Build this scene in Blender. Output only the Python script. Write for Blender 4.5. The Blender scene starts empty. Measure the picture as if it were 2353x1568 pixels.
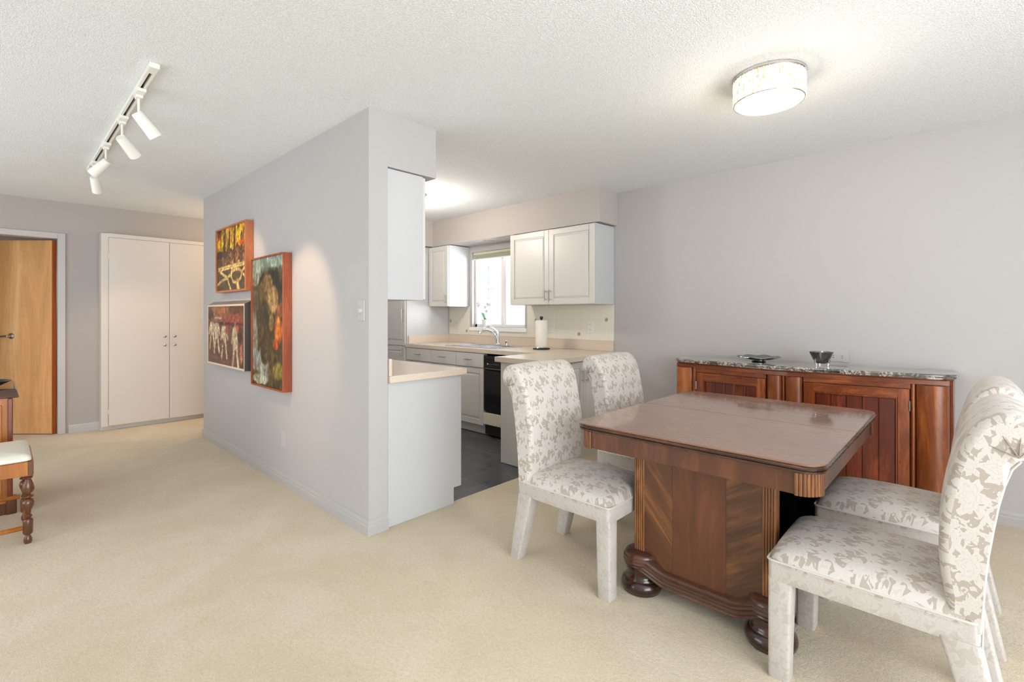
import bpy, bmesh, math, random
import numpy as np
from mathutils import Vector, Matrix
random.seed(7)
PI = math.pi
scn = bpy.context.scene
COL = scn.collection

# ------------------------------------------------------------------ camera
cam_data = bpy.data.cameras.new('camera')
cam = bpy.data.objects.new('camera', cam_data)
COL.objects.link(cam)
cam.location = (0, 0, 1.26)
cam.rotation_euler = (PI/2, 0, math.atan2(0.6868, 0.7268))
cam_data.sensor_width = 36
cam_data.lens = 1112.7/2353*36
cam_data.shift_y = -62/2353
cam_data.clip_start = 0.05
scn.camera = cam

# ------------------------------------------------------------------ view, world, big lights
scn.view_settings.view_transform = 'Standard'
scn.view_settings.look = 'None'
scn.view_settings.gamma = 1
scn.view_settings.use_curve_mapping = False
scn.view_settings.exposure = 0.42
scn.cycles.max_bounces = 10
scn.cycles.diffuse_bounces = 6
scn.cycles.glossy_bounces = 4
scn.cycles.transparent_max_bounces = 8
scn.cycles.sample_clamp_indirect = 6
scn.cycles.caustics_reflective = False
scn.cycles.caustics_refractive = False

world = bpy.data.worlds.new('sky')
scn.world = world
world.use_nodes = True
bg = world.node_tree.nodes['Background']
bg.inputs[0].default_value = (0.86, 0.94, 1.0, 1)
bg.inputs[1].default_value = 2.6

def area(name, loc, rot, sx, sy, power, color):
    l = bpy.data.lights.new(name, 'AREA')
    l.shape = 'RECTANGLE'; l.size = sx; l.size_y = sy
    l.energy = power; l.color = color
    o = bpy.data.objects.new(name, l); COL.objects.link(o)
    o.location = loc; o.rotation_euler = rot
    return o
# daylight entering through the windows behind and beside the camera, and the kitchen window
DAY = (0.89, 0.95, 1.0)
area('daylight_south', (-4.1, -2.22, 1.25), (-PI/2-0.28, 0, PI), 3.5, 2.1, 12, DAY)
area('daylight_east', (2.32, 0.4, 1.25), (0, PI/2+0.25, 0), 2.1, 3.8, 108, DAY)
area('daylight_kitchen', (-4.3, 5.0, 2.75), (math.radians(50), 0, PI), 2.2, 0.8, 120, DAY)
_d = Vector((-4.7, 3.9, 1.75))-Vector((-3.0, 5.7, 1.15))
area('daylight_kitchen_side', (-3.0, 5.7, 1.15), _d.to_track_quat('-Z', 'Y').to_euler(), 1.0, 1.6, 110, DAY)

def point(name, loc, power, color, r=0.05):
    l = bpy.data.lights.new(name, 'POINT'); l.energy = power; l.color = color; l.shadow_soft_size = r
    o = bpy.data.objects.new(name, l); COL.objects.link(o); o.location = loc
    return o

# ------------------------------------------------------------------ node helpers
def srgb(r, g, b):
    f = lambda c: c/12.92 if c <= 0.04045 else ((c+0.055)/1.055)**2.4
    return (f(r/255), f(g/255), f(b/255), 1)

class V:
    """a float socket with arithmetic"""
    def __init__(s, nt, sock): s.nt = nt; s.s = sock
    def _m(s, op, *a, clamp=False):
        n = s.nt.nodes.new('ShaderNodeMath'); n.operation = op; n.use_clamp = clamp
        for i, x in enumerate((s,)+a):
            if isinstance(x, V): s.nt.links.new(x.s, n.inputs[i])
            else: n.inputs[i].default_value = x
        return V(s.nt, n.outputs[0])
    def __add__(s, o): return s._m('ADD', o)
    __radd__ = __add__
    def __sub__(s, o): return s._m('SUBTRACT', o)
    def __rsub__(s, o): return (s*-1)+o
    def __mul__(s, o): return s._m('MULTIPLY', o)
    __rmul__ = __mul__
    def __truediv__(s, o): return s._m('DIVIDE', o)
    def fract(s): return s._m('FRACT')
    def floor(s): return s._m('FLOOR')
    def abs(s): return s._m('ABSOLUTE')
    def sin(s): return s._m('SINE')
    def cos(s): return s._m('COSINE')
    def sqrt(s): return s._m('SQRT')
    def atan2(s, o): return s._m('ARCTAN2', o)
    def max(s, o): return s._m('MAXIMUM', o)
    def min(s, o): return s._m('MINIMUM', o)
    def step(s, a, b):                                   # 0 below a, 1 above b
        n = s.nt.nodes.new('ShaderNodeMapRange'); n.interpolation_type = 'SMOOTHSTEP'
        s.nt.links.new(s.s, n.inputs[0]); n.inputs[1].default_value = a; n.inputs[2].default_value = b
        return V(s.nt, n.outputs[0])

class M:
    """material builder"""
    def __init__(s, name, rough=0.5, spec=0.5, metal=0.0):
        s.mat = bpy.data.materials.new(name); s.mat.use_nodes = True
        s.nt = s.mat.node_tree; s.b = s.nt.nodes['Principled BSDF']
        s.set('Roughness', rough); s.set('Specular IOR Level', spec); s.set('Metallic', metal)
    def set(s, k, v):
        if isinstance(v, V): s.nt.links.new(v.s, s.b.inputs[k])
        elif hasattr(v, 'is_linked'): s.nt.links.new(v, s.b.inputs[k])
        else: s.b.inputs[k].default_value = v
    def coord(s, kind='Object', scale=(1,1,1), rot=(0,0,0)):
        t = s.nt.nodes.new('ShaderNodeTexCoord'); m = s.nt.nodes.new('ShaderNodeMapping')
        s.nt.links.new(t.outputs[kind], m.inputs[0]); m.inputs['Scale'].default_value = scale; m.inputs['Rotation'].default_value = rot
        return m.outputs[0]
    def noise(s, vec, scale, detail=2, rough=0.5, dist=0, col=False):
        n = s.nt.nodes.new('ShaderNodeTexNoise'); s.nt.links.new(vec, n.inputs['Vector'])
        n.inputs['Scale'].default_value = scale; n.inputs['Detail'].default_value = detail
        n.inputs['Roughness'].default_value = rough; n.inputs['Distortion'].default_value = dist
        return n.outputs['Color'] if col else V(s.nt, n.outputs['Fac'])
    def voronoi(s, vec, scale, feature='F1', out='Distance'):
        n = s.nt.nodes.new('ShaderNodeTexVoronoi'); n.feature = feature; s.nt.links.new(vec, n.inputs['Vector'])
        n.inputs['Scale'].default_value = scale
        return V(s.nt, n.outputs[out])
    def xyz(s, vec):
        n = s.nt.nodes.new('ShaderNodeSeparateXYZ'); s.nt.links.new(vec, n.inputs[0])
        return [V(s.nt, o) for o in n.outputs]
    def ramp(s, v, stops):
        n = s.nt.nodes.new('ShaderNodeValToRGB'); s.nt.links.new(v.s, n.inputs[0])
        e = n.color_ramp.elements
        while len(e) < len(stops): e.new(0.5)
        for i, (p, c) in enumerate(stops): e[i].position = p; e[i].color = c
        return n.outputs[0]
    def mix(s, f, a, b):
        n = s.nt.nodes.new('ShaderNodeMix'); n.data_type = 'RGBA'
        if isinstance(f, V): s.nt.links.new(f.s, n.inputs[0])
        else: n.inputs[0].default_value = f
        for i, x in ((6, a), (7, b)):
            if isinstance(x, tuple): n.inputs[i].default_value = x
            else: s.nt.links.new(x, n.inputs[i])
        return n.outputs[2]
    def bump(s, h, strength=0.3, dist=0.01):
        n = s.nt.nodes.new('ShaderNodeBump'); s.nt.links.new(h.s, n.inputs['Height'])
        n.inputs['Strength'].default_value = strength; n.inputs['Distance'].default_value = dist
        s.set('Normal', n.outputs[0])

def plain(name, c, rough=0.5, spec=0.5, metal=0.0, var=0.03, scale=3, coat=0):
    m = M(name, rough, spec, metal)
    n = m.noise(m.coord(), scale, 3)
    c2 = tuple(x*(1-var) for x in c[:3])+(1,)
    m.set('Base Color', m.mix(n, c, c2))
    if coat: m.set('Coat Weight', coat); m.set('Coat Roughness', 0.1)
    return m.mat

def wall_paint(name, c):
    m = M(name, 0.6, 0.3)
    v = m.coord()
    m.set('Base Color', m.mix(m.noise(v, 1.3, 3), c, tuple(x*0.975 for x in c[:3])+(1,)))
    m.bump(m.noise(v, 260, 2), 0.08, 0.002)
    return m.mat

def popcorn(name):
    m = M(name, 0.95, 0.1)
    v = m.coord()
    a = m.noise(v, 130, 3, 0.65); b = m.voronoi(v, 190)
    h = a*1.0 - b*0.5
    m.set('Base Color', m.mix(a.step(0.35, 0.65), srgb(226, 230, 230), srgb(241, 244, 245)))
    m.bump(h, 0.55, 0.007)
    return m.mat

def carpet(name):
    m = M(name, 1.0, 0.05)
    v = m.coord()
    big = m.noise(v, 1.6, 4, 0.6, 0.6); mid = m.noise(v, 9, 3, 0.6); fine = m.noise(v, 210, 3, 0.75)
    c = m.mix(big.step(0.35, 0.7), srgb(213, 194, 162), srgb(227, 211, 185))
    c = m.mix(mid.step(0.5, 0.8)*0.35, c, srgb(196, 175, 141))
    c = m.mix(fine.step(0.35, 0.65)*0.5, c, srgb(239, 228, 207))
    c = m.mix(m.noise(v, 75, 4, 0.8).step(0.42, 0.62)*0.35, c, srgb(196, 175, 142))
    m.set('Base Color', c)
    m.set('Sheen Weight', 0.25); m.set('Sheen Roughness', 0.6)
    m.bump(fine*0.8 + m.noise(v, 60, 3)*0.6 + mid*0.8, 0.75, 0.010)
    return m.mat

def slate(name):
    m = M(name, 0.38, 0.5)
    v = m.coord()
    x, y, z = m.xyz(v)
    row = (y/0.305).floor()
    fx = ((x + row*0.2)/0.61).fract(); fy = (y/0.305).fract()
    g = (fx.min(1-fx)*0.61).min(fy.min(1-fy)*0.305)
    grout = 1-g.step(0.0015, 0.0045)
    n = m.noise(v, 5, 5, 0.6); n2 = m.noise(v, 40, 3)
    c = m.mix(n, srgb(52, 53, 57), srgb(88, 91, 97))
    m.set('Base Color', m.mix(grout*0.85, c, srgb(128, 118, 104)))
    m.set('Roughness', n*0.2+0.2)
    m.bump(n*0.5+n2*0.2-grout*0.6, 0.25, 0.01)
    return m.mat

def wood(name, dark, light, axis='z', scale=1.0, rough=0.32, rot=(0,0,0), contrast=1.0, coat=0.25, mottled=0.0, bands=7.0, bumpy=0.03, crough=0.18, fine=0.25):
    m = M(name, rough, 0.45)
    st = {'x': (0.12, 1, 1), 'y': (1, 0.12, 1), 'z': (1, 1, 0.12)}[axis]
    v = m.coord('Object', (1,1,1), rot)
    mp = m.nt.nodes.new('ShaderNodeMapping'); m.nt.links.new(v, mp.inputs[0]); mp.inputs['Scale'].default_value = tuple(s*scale for s in st)
    w = mp.outputs[0]
    a = m.noise(w, bands, 5, 0.6, 1.4); b = m.noise(w, 70, 3, 0.6)
    f = (a*1.3-0.15)*(1-fine) + b*fine
    lo = tuple(x*0.62 for x in dark[:3])+(1,)
    c = m.ramp(f, [(0.5-0.28/contrast, lo), (0.5, dark), (0.5+0.22/contrast, light)])
    if mottled:
        k = m.noise(v, 14, 4, 0.6)
        c = m.mix(k.step(0.45, 0.75)*mottled, c, lo)
    m.set('Base Color', c)
    m.set('Coat Weight', coat); m.set('Coat Roughness', crough)
    m.set('Roughness', b*(fine*0.8)+rough-fine*0.3)
    if bumpy: m.bump(b, bumpy, 0.001)
    return m.mat

def marble(name):
    m = M(name, 0.12, 0.6)
    v = m.coord()
    n = m.noise(v, 15, 5, 0.65, 0.8)
    c = m.ramp(n, [(0.3, srgb(38, 42, 38)), (0.5, srgb(78, 78, 70)), (0.62, srgb(112, 106, 96)), (0.75, srgb(60, 60, 56))])
    vein = 1-m.noise(v, 30, 4, 0.7, 1.5).__sub__(0.5).abs().step(0.0, 0.05)
    mask = m.noise(v, 9, 3).step(0.42, 0.55)
    c = m.mix(vein*mask, c, srgb(226, 214, 204))
    pk = 1-m.noise(v, 16, 3, 0.6, 1.0).__sub__(0.45).abs().step(0.0, 0.02)
    c = m.mix(pk*0.5, c, srgb(178, 126, 116))
    m.set('Base Color', c); m.set('Coat Weight', 1.0); m.set('Coat Roughness', 0.04)
    return m.mat

def damask(name, contrast=1.0, sc=1.22, dim=1.0):
    """cream and taupe floral damask; UV map in metres"""
    m = M(name, 0.45, 0.4)
    uv = m.coord('UV', (sc, sc, sc))
    w = m.noise(uv, 14, 2, 0.5, col=True)
    wx, wy, _ = m.xyz(w)
    w2x, w2y, _ = m.xyz(m.noise(uv, 38, 2, 0.5, col=True))
    x, y, _ = m.xyz(uv)
    x = x + (wx-0.5)*0.036 + (w2x-0.5)*0.013
    y = y + (wy-0.5)*0.036 + (w2y-0.5)*0.013
    A, B = 0.150, 0.230
    light = None; lines = None
    for ox, oy, R, k in ((0, 0, 0.055, 7), (0.5, 0.5, 0.055, 6), (0.5, 0.06, 0.030, 5), (0.04, 0.46, 0.032, 6)):
        dx = ((x/A+ox).fract()-0.5)*A
        dy = ((y/B+oy).fract()-0.5)*B*0.78
        r = (dx*dx+dy*dy).sqrt(); th = dy.atan2(dx)
        pet = (th*k+1.57).sin()*0.20 + (th*(2*k+1)).cos()*0.10 + 0.8
        rr = r/(pet*R)
        f = 1-rr.step(0.95, 1.0)
        l = (1-(rr-0.60).abs().step(0.015, 0.06)).max(1-(rr-0.30).abs().step(0.015, 0.06))
        light = f if light is None else light.max(f)
        lines = l if lines is None else lines.max(l)
    # ogee vines
    s1 = (y*(2*PI/B)).sin()*0.034
    for off in (0.0, 0.5):
        sg = 1 if off == 0 else -1
        d = (((x + s1*sg)/A+off).fract()-0.5).abs()*A
        vine = 1-d.step(0.0055, 0.0075)
        light = light.max(vine)
    leaf = m.noise(uv, 36, 2, 0.45, 1.6).step(0.595, 0.61)
    light = light.max(leaf)
    und = 1-m.noise(uv, 70, 2, 0.5, 1.5).__sub__(0.5).abs().step(0.0, 0.03)
    taupe = srgb(172, 160, 149); cream = srgb(203*dim, 195*dim, 189*dim); mid = srgb(191*dim, 182*dim, 173*dim)
    c = m.mix((1-light)*contrast, cream, taupe)
    c = m.mix((lines*light*0.8).max(und*light*0.4), c, mid)
    m.set('Base Color', c)
    m.set('Roughness', light*0.22+0.36)
    m.set('Sheen Weight', 0.15)
    weave = m.noise(uv, 900, 1)
    m.bump(light*0.7+weave*0.15-lines*0.2, 0.16, 0.0025)
    return m.mat

def attr_paint(name):
    m = M(name, 0.42, 0.4)
    n = m.nt.nodes.new('ShaderNodeAttribute'); n.attribute_name = 'paint'
    v = m.coord()
    k = m.noise(v, 60, 3, 0.6, 0.3)
    m.set('Base Color', m.mix(k.step(0.55, 0.8)*0.12, n.outputs['Color'], srgb(40, 32, 24)))
    m.bump(k, 0.25, 0.002)
    return m.mat

def speck(name, a, b, rough=0.35, scale=220):
    m = M(name, rough, 0.45)
    v = m.coord()
    m.set('Base Color', m.mix(m.noise(v, scale, 3, 0.7).step(0.4, 0.65), a, b))
    return m.mat

def emit(name, c, st):
    m = M(name, 0.6, 0.2)
    m.set('Base Color', c); m.set('Emission Color', c); m.set('Emission Strength', st)
    return m.mat

def glass(name, tint=(1,1,1,1)):
    mat = bpy.data.materials.new(name); mat.use_nodes = True; nt = mat.node_tree
    nt.nodes.remove(nt.nodes['Principled BSDF'])
    t = nt.nodes.new('ShaderNodeBsdfTransparent'); t.inputs[0].default_value = tint
    g = nt.nodes.new('ShaderNodeBsdfGlossy'); g.inputs['Roughness'].default_value = 0.02
    f = nt.nodes.new('ShaderNodeFresnel'); f.inputs[0].default_value = 1.45
    x = nt.nodes.new('ShaderNodeMixShader')
    ge = nt.nodes.new('ShaderNodeNewGeometry'); k = nt.nodes.new('ShaderNodeMath'); k.operation = 'SUBTRACT'; k.use_clamp = True
    nt.links.new(f.outputs[0], k.inputs[0]); nt.links.new(ge.outputs['Backfacing'], k.inputs[1])
    nt.links.new(k.outputs[0], x.inputs[0]); nt.links.new(t.outputs[0], x.inputs[1]); nt.links.new(g.outputs[0], x.inputs[2])
    nt.links.new(x.outputs[0], nt.nodes['Material Output'].inputs[0])
    return mat

MAT = dict(
    wall=wall_paint('grey_wall_paint', srgb(186, 182, 181)),
    wall_far=wall_paint('far_wall_paint', srgb(172, 165, 160)),
    soffit=wall_paint('soffit_paint', srgb(186, 179, 174)),
    trim=plain('trim_paint', srgb(184, 180, 178), 0.4),
    painted_plate=plain('painted_plate', srgb(190, 188, 187), 0.35, var=0.01),
    closet=plain('closet_paint', srgb(208, 200, 193), 0.45, var=0.02),
    ceiling=popcorn('popcorn_ceiling'),
    carpet=carpet('beige_carpet'),
    slate=slate('slate_tile'),
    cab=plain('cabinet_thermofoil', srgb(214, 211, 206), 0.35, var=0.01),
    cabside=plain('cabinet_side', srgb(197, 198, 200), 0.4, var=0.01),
    counter=speck('beige_laminate', srgb(212, 196, 179), srgb(224, 211, 196), 0.28),
    tile=None,
    chrome=plain('chrome', (0.8, 0.8, 0.82, 1), 0.12, metal=1, var=0.02),
    nickel=plain('brushed_nickel', (0.52, 0.49, 0.45, 1), 0.32, metal=1, var=0.05),
    steel=plain('sink_steel', (0.72, 0.73, 0.75, 1), 0.22, metal=1, var=0.04),
    black=plain('black_enamel', srgb(14, 14, 16), 0.12, var=0.1, coat=0.5),
    blackglass=plain('black_glass', srgb(10, 11, 14), 0.05, 0.6, var=0.1, coat=0.6),
    cream=plain('cream_enamel', srgb(226, 221, 200), 0.35),
    dark=plain('recess_shade', srgb(8, 7, 7), 0.9, 0.0, var=0.2),  # near-black that paints the shade inside the table pedestal
    rubber=plain('dark_plastic', srgb(34, 32, 32), 0.45, var=0.1),
    white=plain('white_enamel', srgb(236, 234, 226), 0.35, var=0.01),
    vinyl=plain('window_vinyl', srgb(250, 250, 250), 0.4, var=0.01),
    plastic=plain('white_plastic', srgb(232, 230, 226), 0.35, var=0.01),
    paper=plain('paper_towel_white', srgb(240, 236, 226), 0.9, 0.1, var=0.04, scale=30),
    ceramic=plain('white_ceramic', srgb(240, 240, 240), 0.2, var=0.02),
    leaf=plain('orchid_leaf', srgb(48, 120, 84), 0.35, var=0.4, scale=20),
    petal=plain('orchid_petal', srgb(240, 232, 240), 0.6, var=0.1, scale=40),
    stem=plain('orchid_stem', srgb(110, 130, 80), 0.5, var=0.2),
    pewter=plain('pewter', (0.30, 0.31, 0.32, 1), 0.22, metal=1, var=0.2, scale=30),
    blind=plain('blind_slats', srgb(206, 204, 178), 0.5),
    siding=plain('neighbour_siding', srgb(238, 238, 236), 0.8, var=0.02),
    extglass=plain('neighbour_glass', srgb(176, 184, 186), 0.15, var=0.2),
    seatwhite=plain('cream_seat_leather', srgb(228, 224, 212), 0.35, var=0.03),
    damask=damask('damask_fabric'),
    damask_soft=damask('damask_fabric_muted', 0.5, dim=0.95),  # same fabric, lower contrast and slightly darker cream, for seat frame and legs
    welt=plain('fabric_welt', srgb(202, 195, 188), 0.5, var=0.05, scale=60),
    glass=glass('window_glass'),
    walnut_top=wood('walnut_tabletop', srgb(134, 92, 70), srgb(146, 102, 80), 'x', 1.0, 0.26, contrast=0.4, coat=1.0, bumpy=0, crough=0.08, fine=0.1),
    walnut=wood('walnut_apron', srgb(88, 50, 32), srgb(120, 72, 46), 'z', 1.3, 0.3, contrast=0.9, coat=0.3),
    walnut_edge=wood('walnut_edge', srgb(62, 38, 26), srgb(104, 66, 42), 'x', 1.5, 0.25, contrast=1.0, coat=0.5),
    walnut_rail=wood('walnut_rail', srgb(78, 46, 32), srgb(116, 74, 50), 'x', 1.5, 0.28, contrast=0.8, coat=0.5),
    reed=wood('walnut_reeding', srgb(112, 68, 36), srgb(158, 104, 58), 'z', 2, 0.3, coat=0.4, bands=12),
    bun=wood('walnut_bun_foot', srgb(50, 26, 18), srgb(78, 42, 28), 'z', 2, 0.2, coat=0.6),
    veneerA=wood('walnut_veneer_falling', srgb(92, 54, 30), srgb(130, 82, 46), 'z', 1.0, 0.3, rot=(0, math.radians(38), 0), contrast=1.5),
    veneerB=wood('walnut_veneer_plain', srgb(94, 52, 31), srgb(122, 72, 42), 'z', 1.4, 0.3, contrast=0.8, mottled=0.2),
    veneerC=wood('walnut_veneer_rising', srgb(80, 48, 30), srgb(122, 76, 44), 'z', 1.0, 0.3, rot=(0, math.radians(-56), 0), contrast=1.5),
    cherry=wood('cherry_frame', srgb(118, 54, 22), srgb(170, 92, 42), 'z', 1.6, 0.28, mottled=0.35, coat=0.5),
    cherry_h=wood('cherry_rail', srgb(118, 54, 22), srgb(172, 94, 44), 'x', 1.6, 0.28, mottled=0.3, coat=0.5),
    cherry_dark=wood('cherry_panel', srgb(92, 34, 14), srgb(134, 58, 24), 'z', 1.6, 0.3, mottled=0.4, coat=0.45),
    cherry_gold=wood('cherry_pilaster', srgb(124, 62, 24), srgb(172, 98, 44), 'z', 1.2, 0.32, mottled=0.5, coat=0.35, crough=0.28),
    birch=wood('birch_door', srgb(212, 158, 102), srgb(232, 188, 138), 'z', 0.9, 0.4, contrast=0.8, coat=0.2, bands=5, mottled=0.14),
    jamb=wood('orange_door_edge', srgb(176, 88, 30), srgb(206, 114, 46), 'z', 1, 0.4),
    frame_teak=wood('picture_frame_teak', srgb(176, 104, 66), srgb(206, 138, 98), 'z', 2, 0.4, contrast=0.7),
    frame_mahog=wood('picture_frame_mahogany', srgb(150, 72, 38), srgb(190, 104, 62), 'z', 2, 0.4, contrast=0.8),
    frame_dark=plain('picture_frame_dark', srgb(58, 48, 42), 0.5, var=0.2),
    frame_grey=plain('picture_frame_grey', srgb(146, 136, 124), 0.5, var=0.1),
    frame_lip=plain('picture_frame_lip', srgb(222, 204, 180), 0.5, var=0.05),
    oak=wood('oak_dresser', srgb(178, 106, 40), srgb(206, 138, 64), 'z', 1.6, 0.35, contrast=0.8),
    oak_dark=wood('oak_turning', srgb(96, 54, 28), srgb(152, 94, 48), 'z', 3, 0.28, mottled=0.5, coat=0.5),
    dresser_top=wood('dresser_top', srgb(74, 42, 32), srgb(106, 66, 52), 'y', 1.5, 0.16, coat=0.8),
    paint=attr_paint('oil_paint'),
)
def tile_mat():
    m = M('cream_wall_tile', 0.25, 0.5)
    v = m.coord()
    x, y, z = m.xyz(v)
    fx = (x/0.108).fract(); fz = ((z-0.02)/0.108).fract()
    g = (fx.min(1-fx)).min(fz.min(1-fz))*0.108
    gr = 1-g.step(0.0008, 0.0022)
    m.set('Base Color', m.mix(gr*0.5, srgb(232, 229, 217), srgb(212, 207, 194)))
    m.bump(1-gr, 0.2, 0.002)
    return m.mat
MAT['tile'] = tile_mat()

# ------------------------------------------------------------------ mesh builder
class MB:
    def __init__(s): s.v = []; s.f = []; s.uv = {}; s.smooth = set(); s.mi = {}
    def add(s, verts, faces, smooth=False, uvs=None, mi=0):
        o = len(s.v); s.v += [tuple(p) for p in verts]
        for f in faces:
            i = len(s.f); s.f.append([o+k for k in f])
            if smooth: s.smooth.add(i)
            if mi: s.mi[i] = mi
        if uvs:
            for k, u in enumerate(uvs): s.uv[o+k] = u
        return o
    def box(s, x0, x1, y0, y1, z0, z1, mi=0):
        v = [(x, y, z) for z in (z0, z1) for y in (y0, y1) for x in (x0, x1)]
        s.add(v, [(0,2,3,1),(4,5,7,6),(0,1,5,4),(2,6,7,3),(0,4,6,2),(1,3,7,5)], mi=mi)
        return s
    def prism(s, poly, z0, z1, smooth=False):
        n = len(poly)
        v = [(x, y, z0) for x, y in poly]+[(x, y, z1) for x, y in poly]
        s.add(v, [tuple(reversed(range(n))), tuple(range(n, 2*n))]); 
        s.add(v, [(i, (i+1) % n, n+(i+1) % n, n+i) for i in range(n)], smooth)
        return s
    def loft(s, rings, smooth=True, cap=True, closed=True, uvs=None):
        n = len(rings[0]); v = [p for r in rings for p in r]
        fs = []
        for k in range(len(rings)-1):
            for i in range(n if closed else n-1):
                j = (i+1) % n
                fs.append((k*n+i, k*n+j, (k+1)*n+j, (k+1)*n+i))
        s.add(v, fs, smooth, uvs)
        if cap:
            s.add(rings[0], [tuple(reversed(range(n)))]); s.add(rings[-1], [tuple(range(n))])
        return s
    def lathe(s, prof, c=(0,0), n=28, smooth=True, a0=0, a1=2*PI):
        rings = []
        for r, z in prof:
            rings.append([(c[0]+r*math.cos(a0+(a1-a0)*i/n), c[1]+r*math.sin(a0+(a1-a0)*i/n), z) for i in range(n)])
        return s.loft(rings, smooth, True)
    def tube(s, pts, r, n=10, cap=True, closed=False):
        pts = [Vector(p) for p in pts]; rings = []; up = None
        for i, p in enumerate(pts):
            a = pts[i-1] if (i > 0 or closed) else p
            b = pts[(i+1) % len(pts)] if (i < len(pts)-1 or closed) else p
            t = (b-a).normalized()
            if up is None:
                up = Vector((0, 0, 1)) if abs(t.z) < 0.9 else Vector((1, 0, 0))
            x = t.cross(up).normalized(); up = x.cross(t).normalized()
            rr = r[i] if isinstance(r, (list, tuple)) else r
            rings.append([p+x*rr*math.cos(2*PI*k/n)+up*rr*math.sin(2*PI*k/n) for k in range(n)])
        if closed: rings.append(rings[0])
        return s.loft(rings, True, cap and not closed)
    def outline(s, poly, prof, smooth=True, cap=True):
        """poly CCW in plan; prof = [(inset, z)] from the bottom up"""
        n = len(poly); P2 = [Vector(p) for p in poly]; nr = []
        for i in range(n):
            a = (P2[i]-P2[i-1]).normalized(); b = (P2[(i+1) % n]-P2[i]).normalized()
            na = Vector((-a.y, a.x)); nb = Vector((-b.y, b.x))
            m = (na+nb).normalized(); nr.append(m/max(0.35, m.dot(na)))
        rings = [[(P2[i].x+nr[i].x*ins, P2[i].y+nr[i].y*ins, z) for i in range(n)] for ins, z in prof]
        return s.loft(rings, smooth, cap)
    def xform(s, mat):
        s.v = [tuple(mat @ Vector(p)) for p in s.v]; return s
    def build(s, name, mat, parent=None, loc=None, bevel=0, seg=2, uv=False, auto=True):
        me = bpy.data.meshes.new(name)
        me.from_pydata(s.v, [], s.f)
        mats = mat if isinstance(mat, (list, tuple)) else [mat]
        for m in mats: me.materials.append(MAT[m] if isinstance(m, str) else m)
        bm = bmesh.new(); bm.from_mesh(me)
        bm.faces.ensure_lookup_table()
        for i, f in enumerate(bm.faces):
            f.smooth = i in s.smooth; f.material_index = s.mi.get(i, 0)
        if uv:
            ul = bm.loops.layers.uv.new('UVMap')
            for f in bm.faces:
                nx, ny, nz = (abs(c) for c in f.normal)
                for l in f.loops:
                    k = l.vert.index
                    if k in s.uv: l[ul].uv = s.uv[k]
                    else:
                        p = l.vert.co
                        l[ul].uv = (p.x, p.z) if ny >= nx and ny >= nz else ((p.y, p.z) if nx >= nz else (p.y, p.x))
        if not s.uv: bmesh.ops.remove_doubles(bm, verts=bm.verts, dist=1e-5)
        bmesh.ops.recalc_face_normals(bm, faces=bm.faces)
        for e in bm.edges:
            if len(e.link_faces) == 2 and e.calc_face_angle(0) > 0.75: e.smooth = False
        bm.to_mesh(me); bm.free()
        o = bpy.data.objects.new(name, me); COL.objects.link(o)
        if loc: o.location = loc
        if parent: o.parent = parent
        if bevel:
            b = o.modifiers.new('bevel', 'BEVEL'); b.width = bevel; b.segments = seg; b.limit_method = 'ANGLE'; b.angle_limit = math.radians(40)
            b.harden_normals = False
        return o

def tag(o, label=None, cat=None, group=None, kind=None):
    for k, v in (('label', label), ('category', cat), ('group', group), ('kind', kind)):
        if v: o[k] = v
    return o
def empty(name, loc=(0,0,0), rz=0):
    o = bpy.data.objects.new(name, None); COL.objects.link(o); o.empty_display_size = 0.1
    o.location = loc; o.rotation_euler = (0, 0, rz); return o
def thing(name, label, cat, loc=(0,0,0), rz=0, group=None):
    return tag(empty(name, loc, rz), label, cat, group)
def struct(name, mb, mat, parent=None, **k):
    o = mb.build(name, mat, parent, **k)
    if not parent: o['kind'] = 'structure'
    return o
def kids(o): return [c for c in bpy.data.objects if c.parent == o]
def copy_tree(o, parent=None):
    c = o.copy(); COL.objects.link(c); c.parent = parent
    for ch in kids(o): copy_tree(ch, c)
    return c
def B(*a): return MB().box(*a)

# ================================================================== THE ROOM
H = 2.44
XW, XE, YS, YB = -6.92, 2.40, -2.30, 4.13
PX0, PX1, PY0, PY1 = -5.73, -2.483, 1.442, 1.565      # the partition with the paintings

struct('floor_carpet', MB().box(XW-0.12, XE, YS, PY1, -0.05, 0).box(-2.525, XE, PY1, YB, -0.05, 0).box(XW-0.12, PX0, PY1, 5.2, -0.05, 0).box(-9.2, XW-0.12, -1.6, 1.6, -0.05, 0), 'carpet')
struct('floor_kitchen', B(-5.73, -2.525, PY1, YB, -0.05, -0.004), 'slate')
struct('ceiling', MB().box(XW-0.12, XE+0.12, YS-0.12, 5.2, H, H+0.1), 'ceiling')

# back wall with the kitchen window
WX0, WX1, WZ0, WZ1 = -4.60, -3.70, 1.095, 2.04
struct('wall_back', MB().box(PX0, WX0, YB, YB+0.16, 0, H).box(WX1, XE+0.12, YB, YB+0.16, 0, H)
       .box(WX0, WX1, YB, YB+0.16, 0, WZ0).box(WX0, WX1, YB, YB+0.16, WZ1, H), 'wall')
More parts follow.
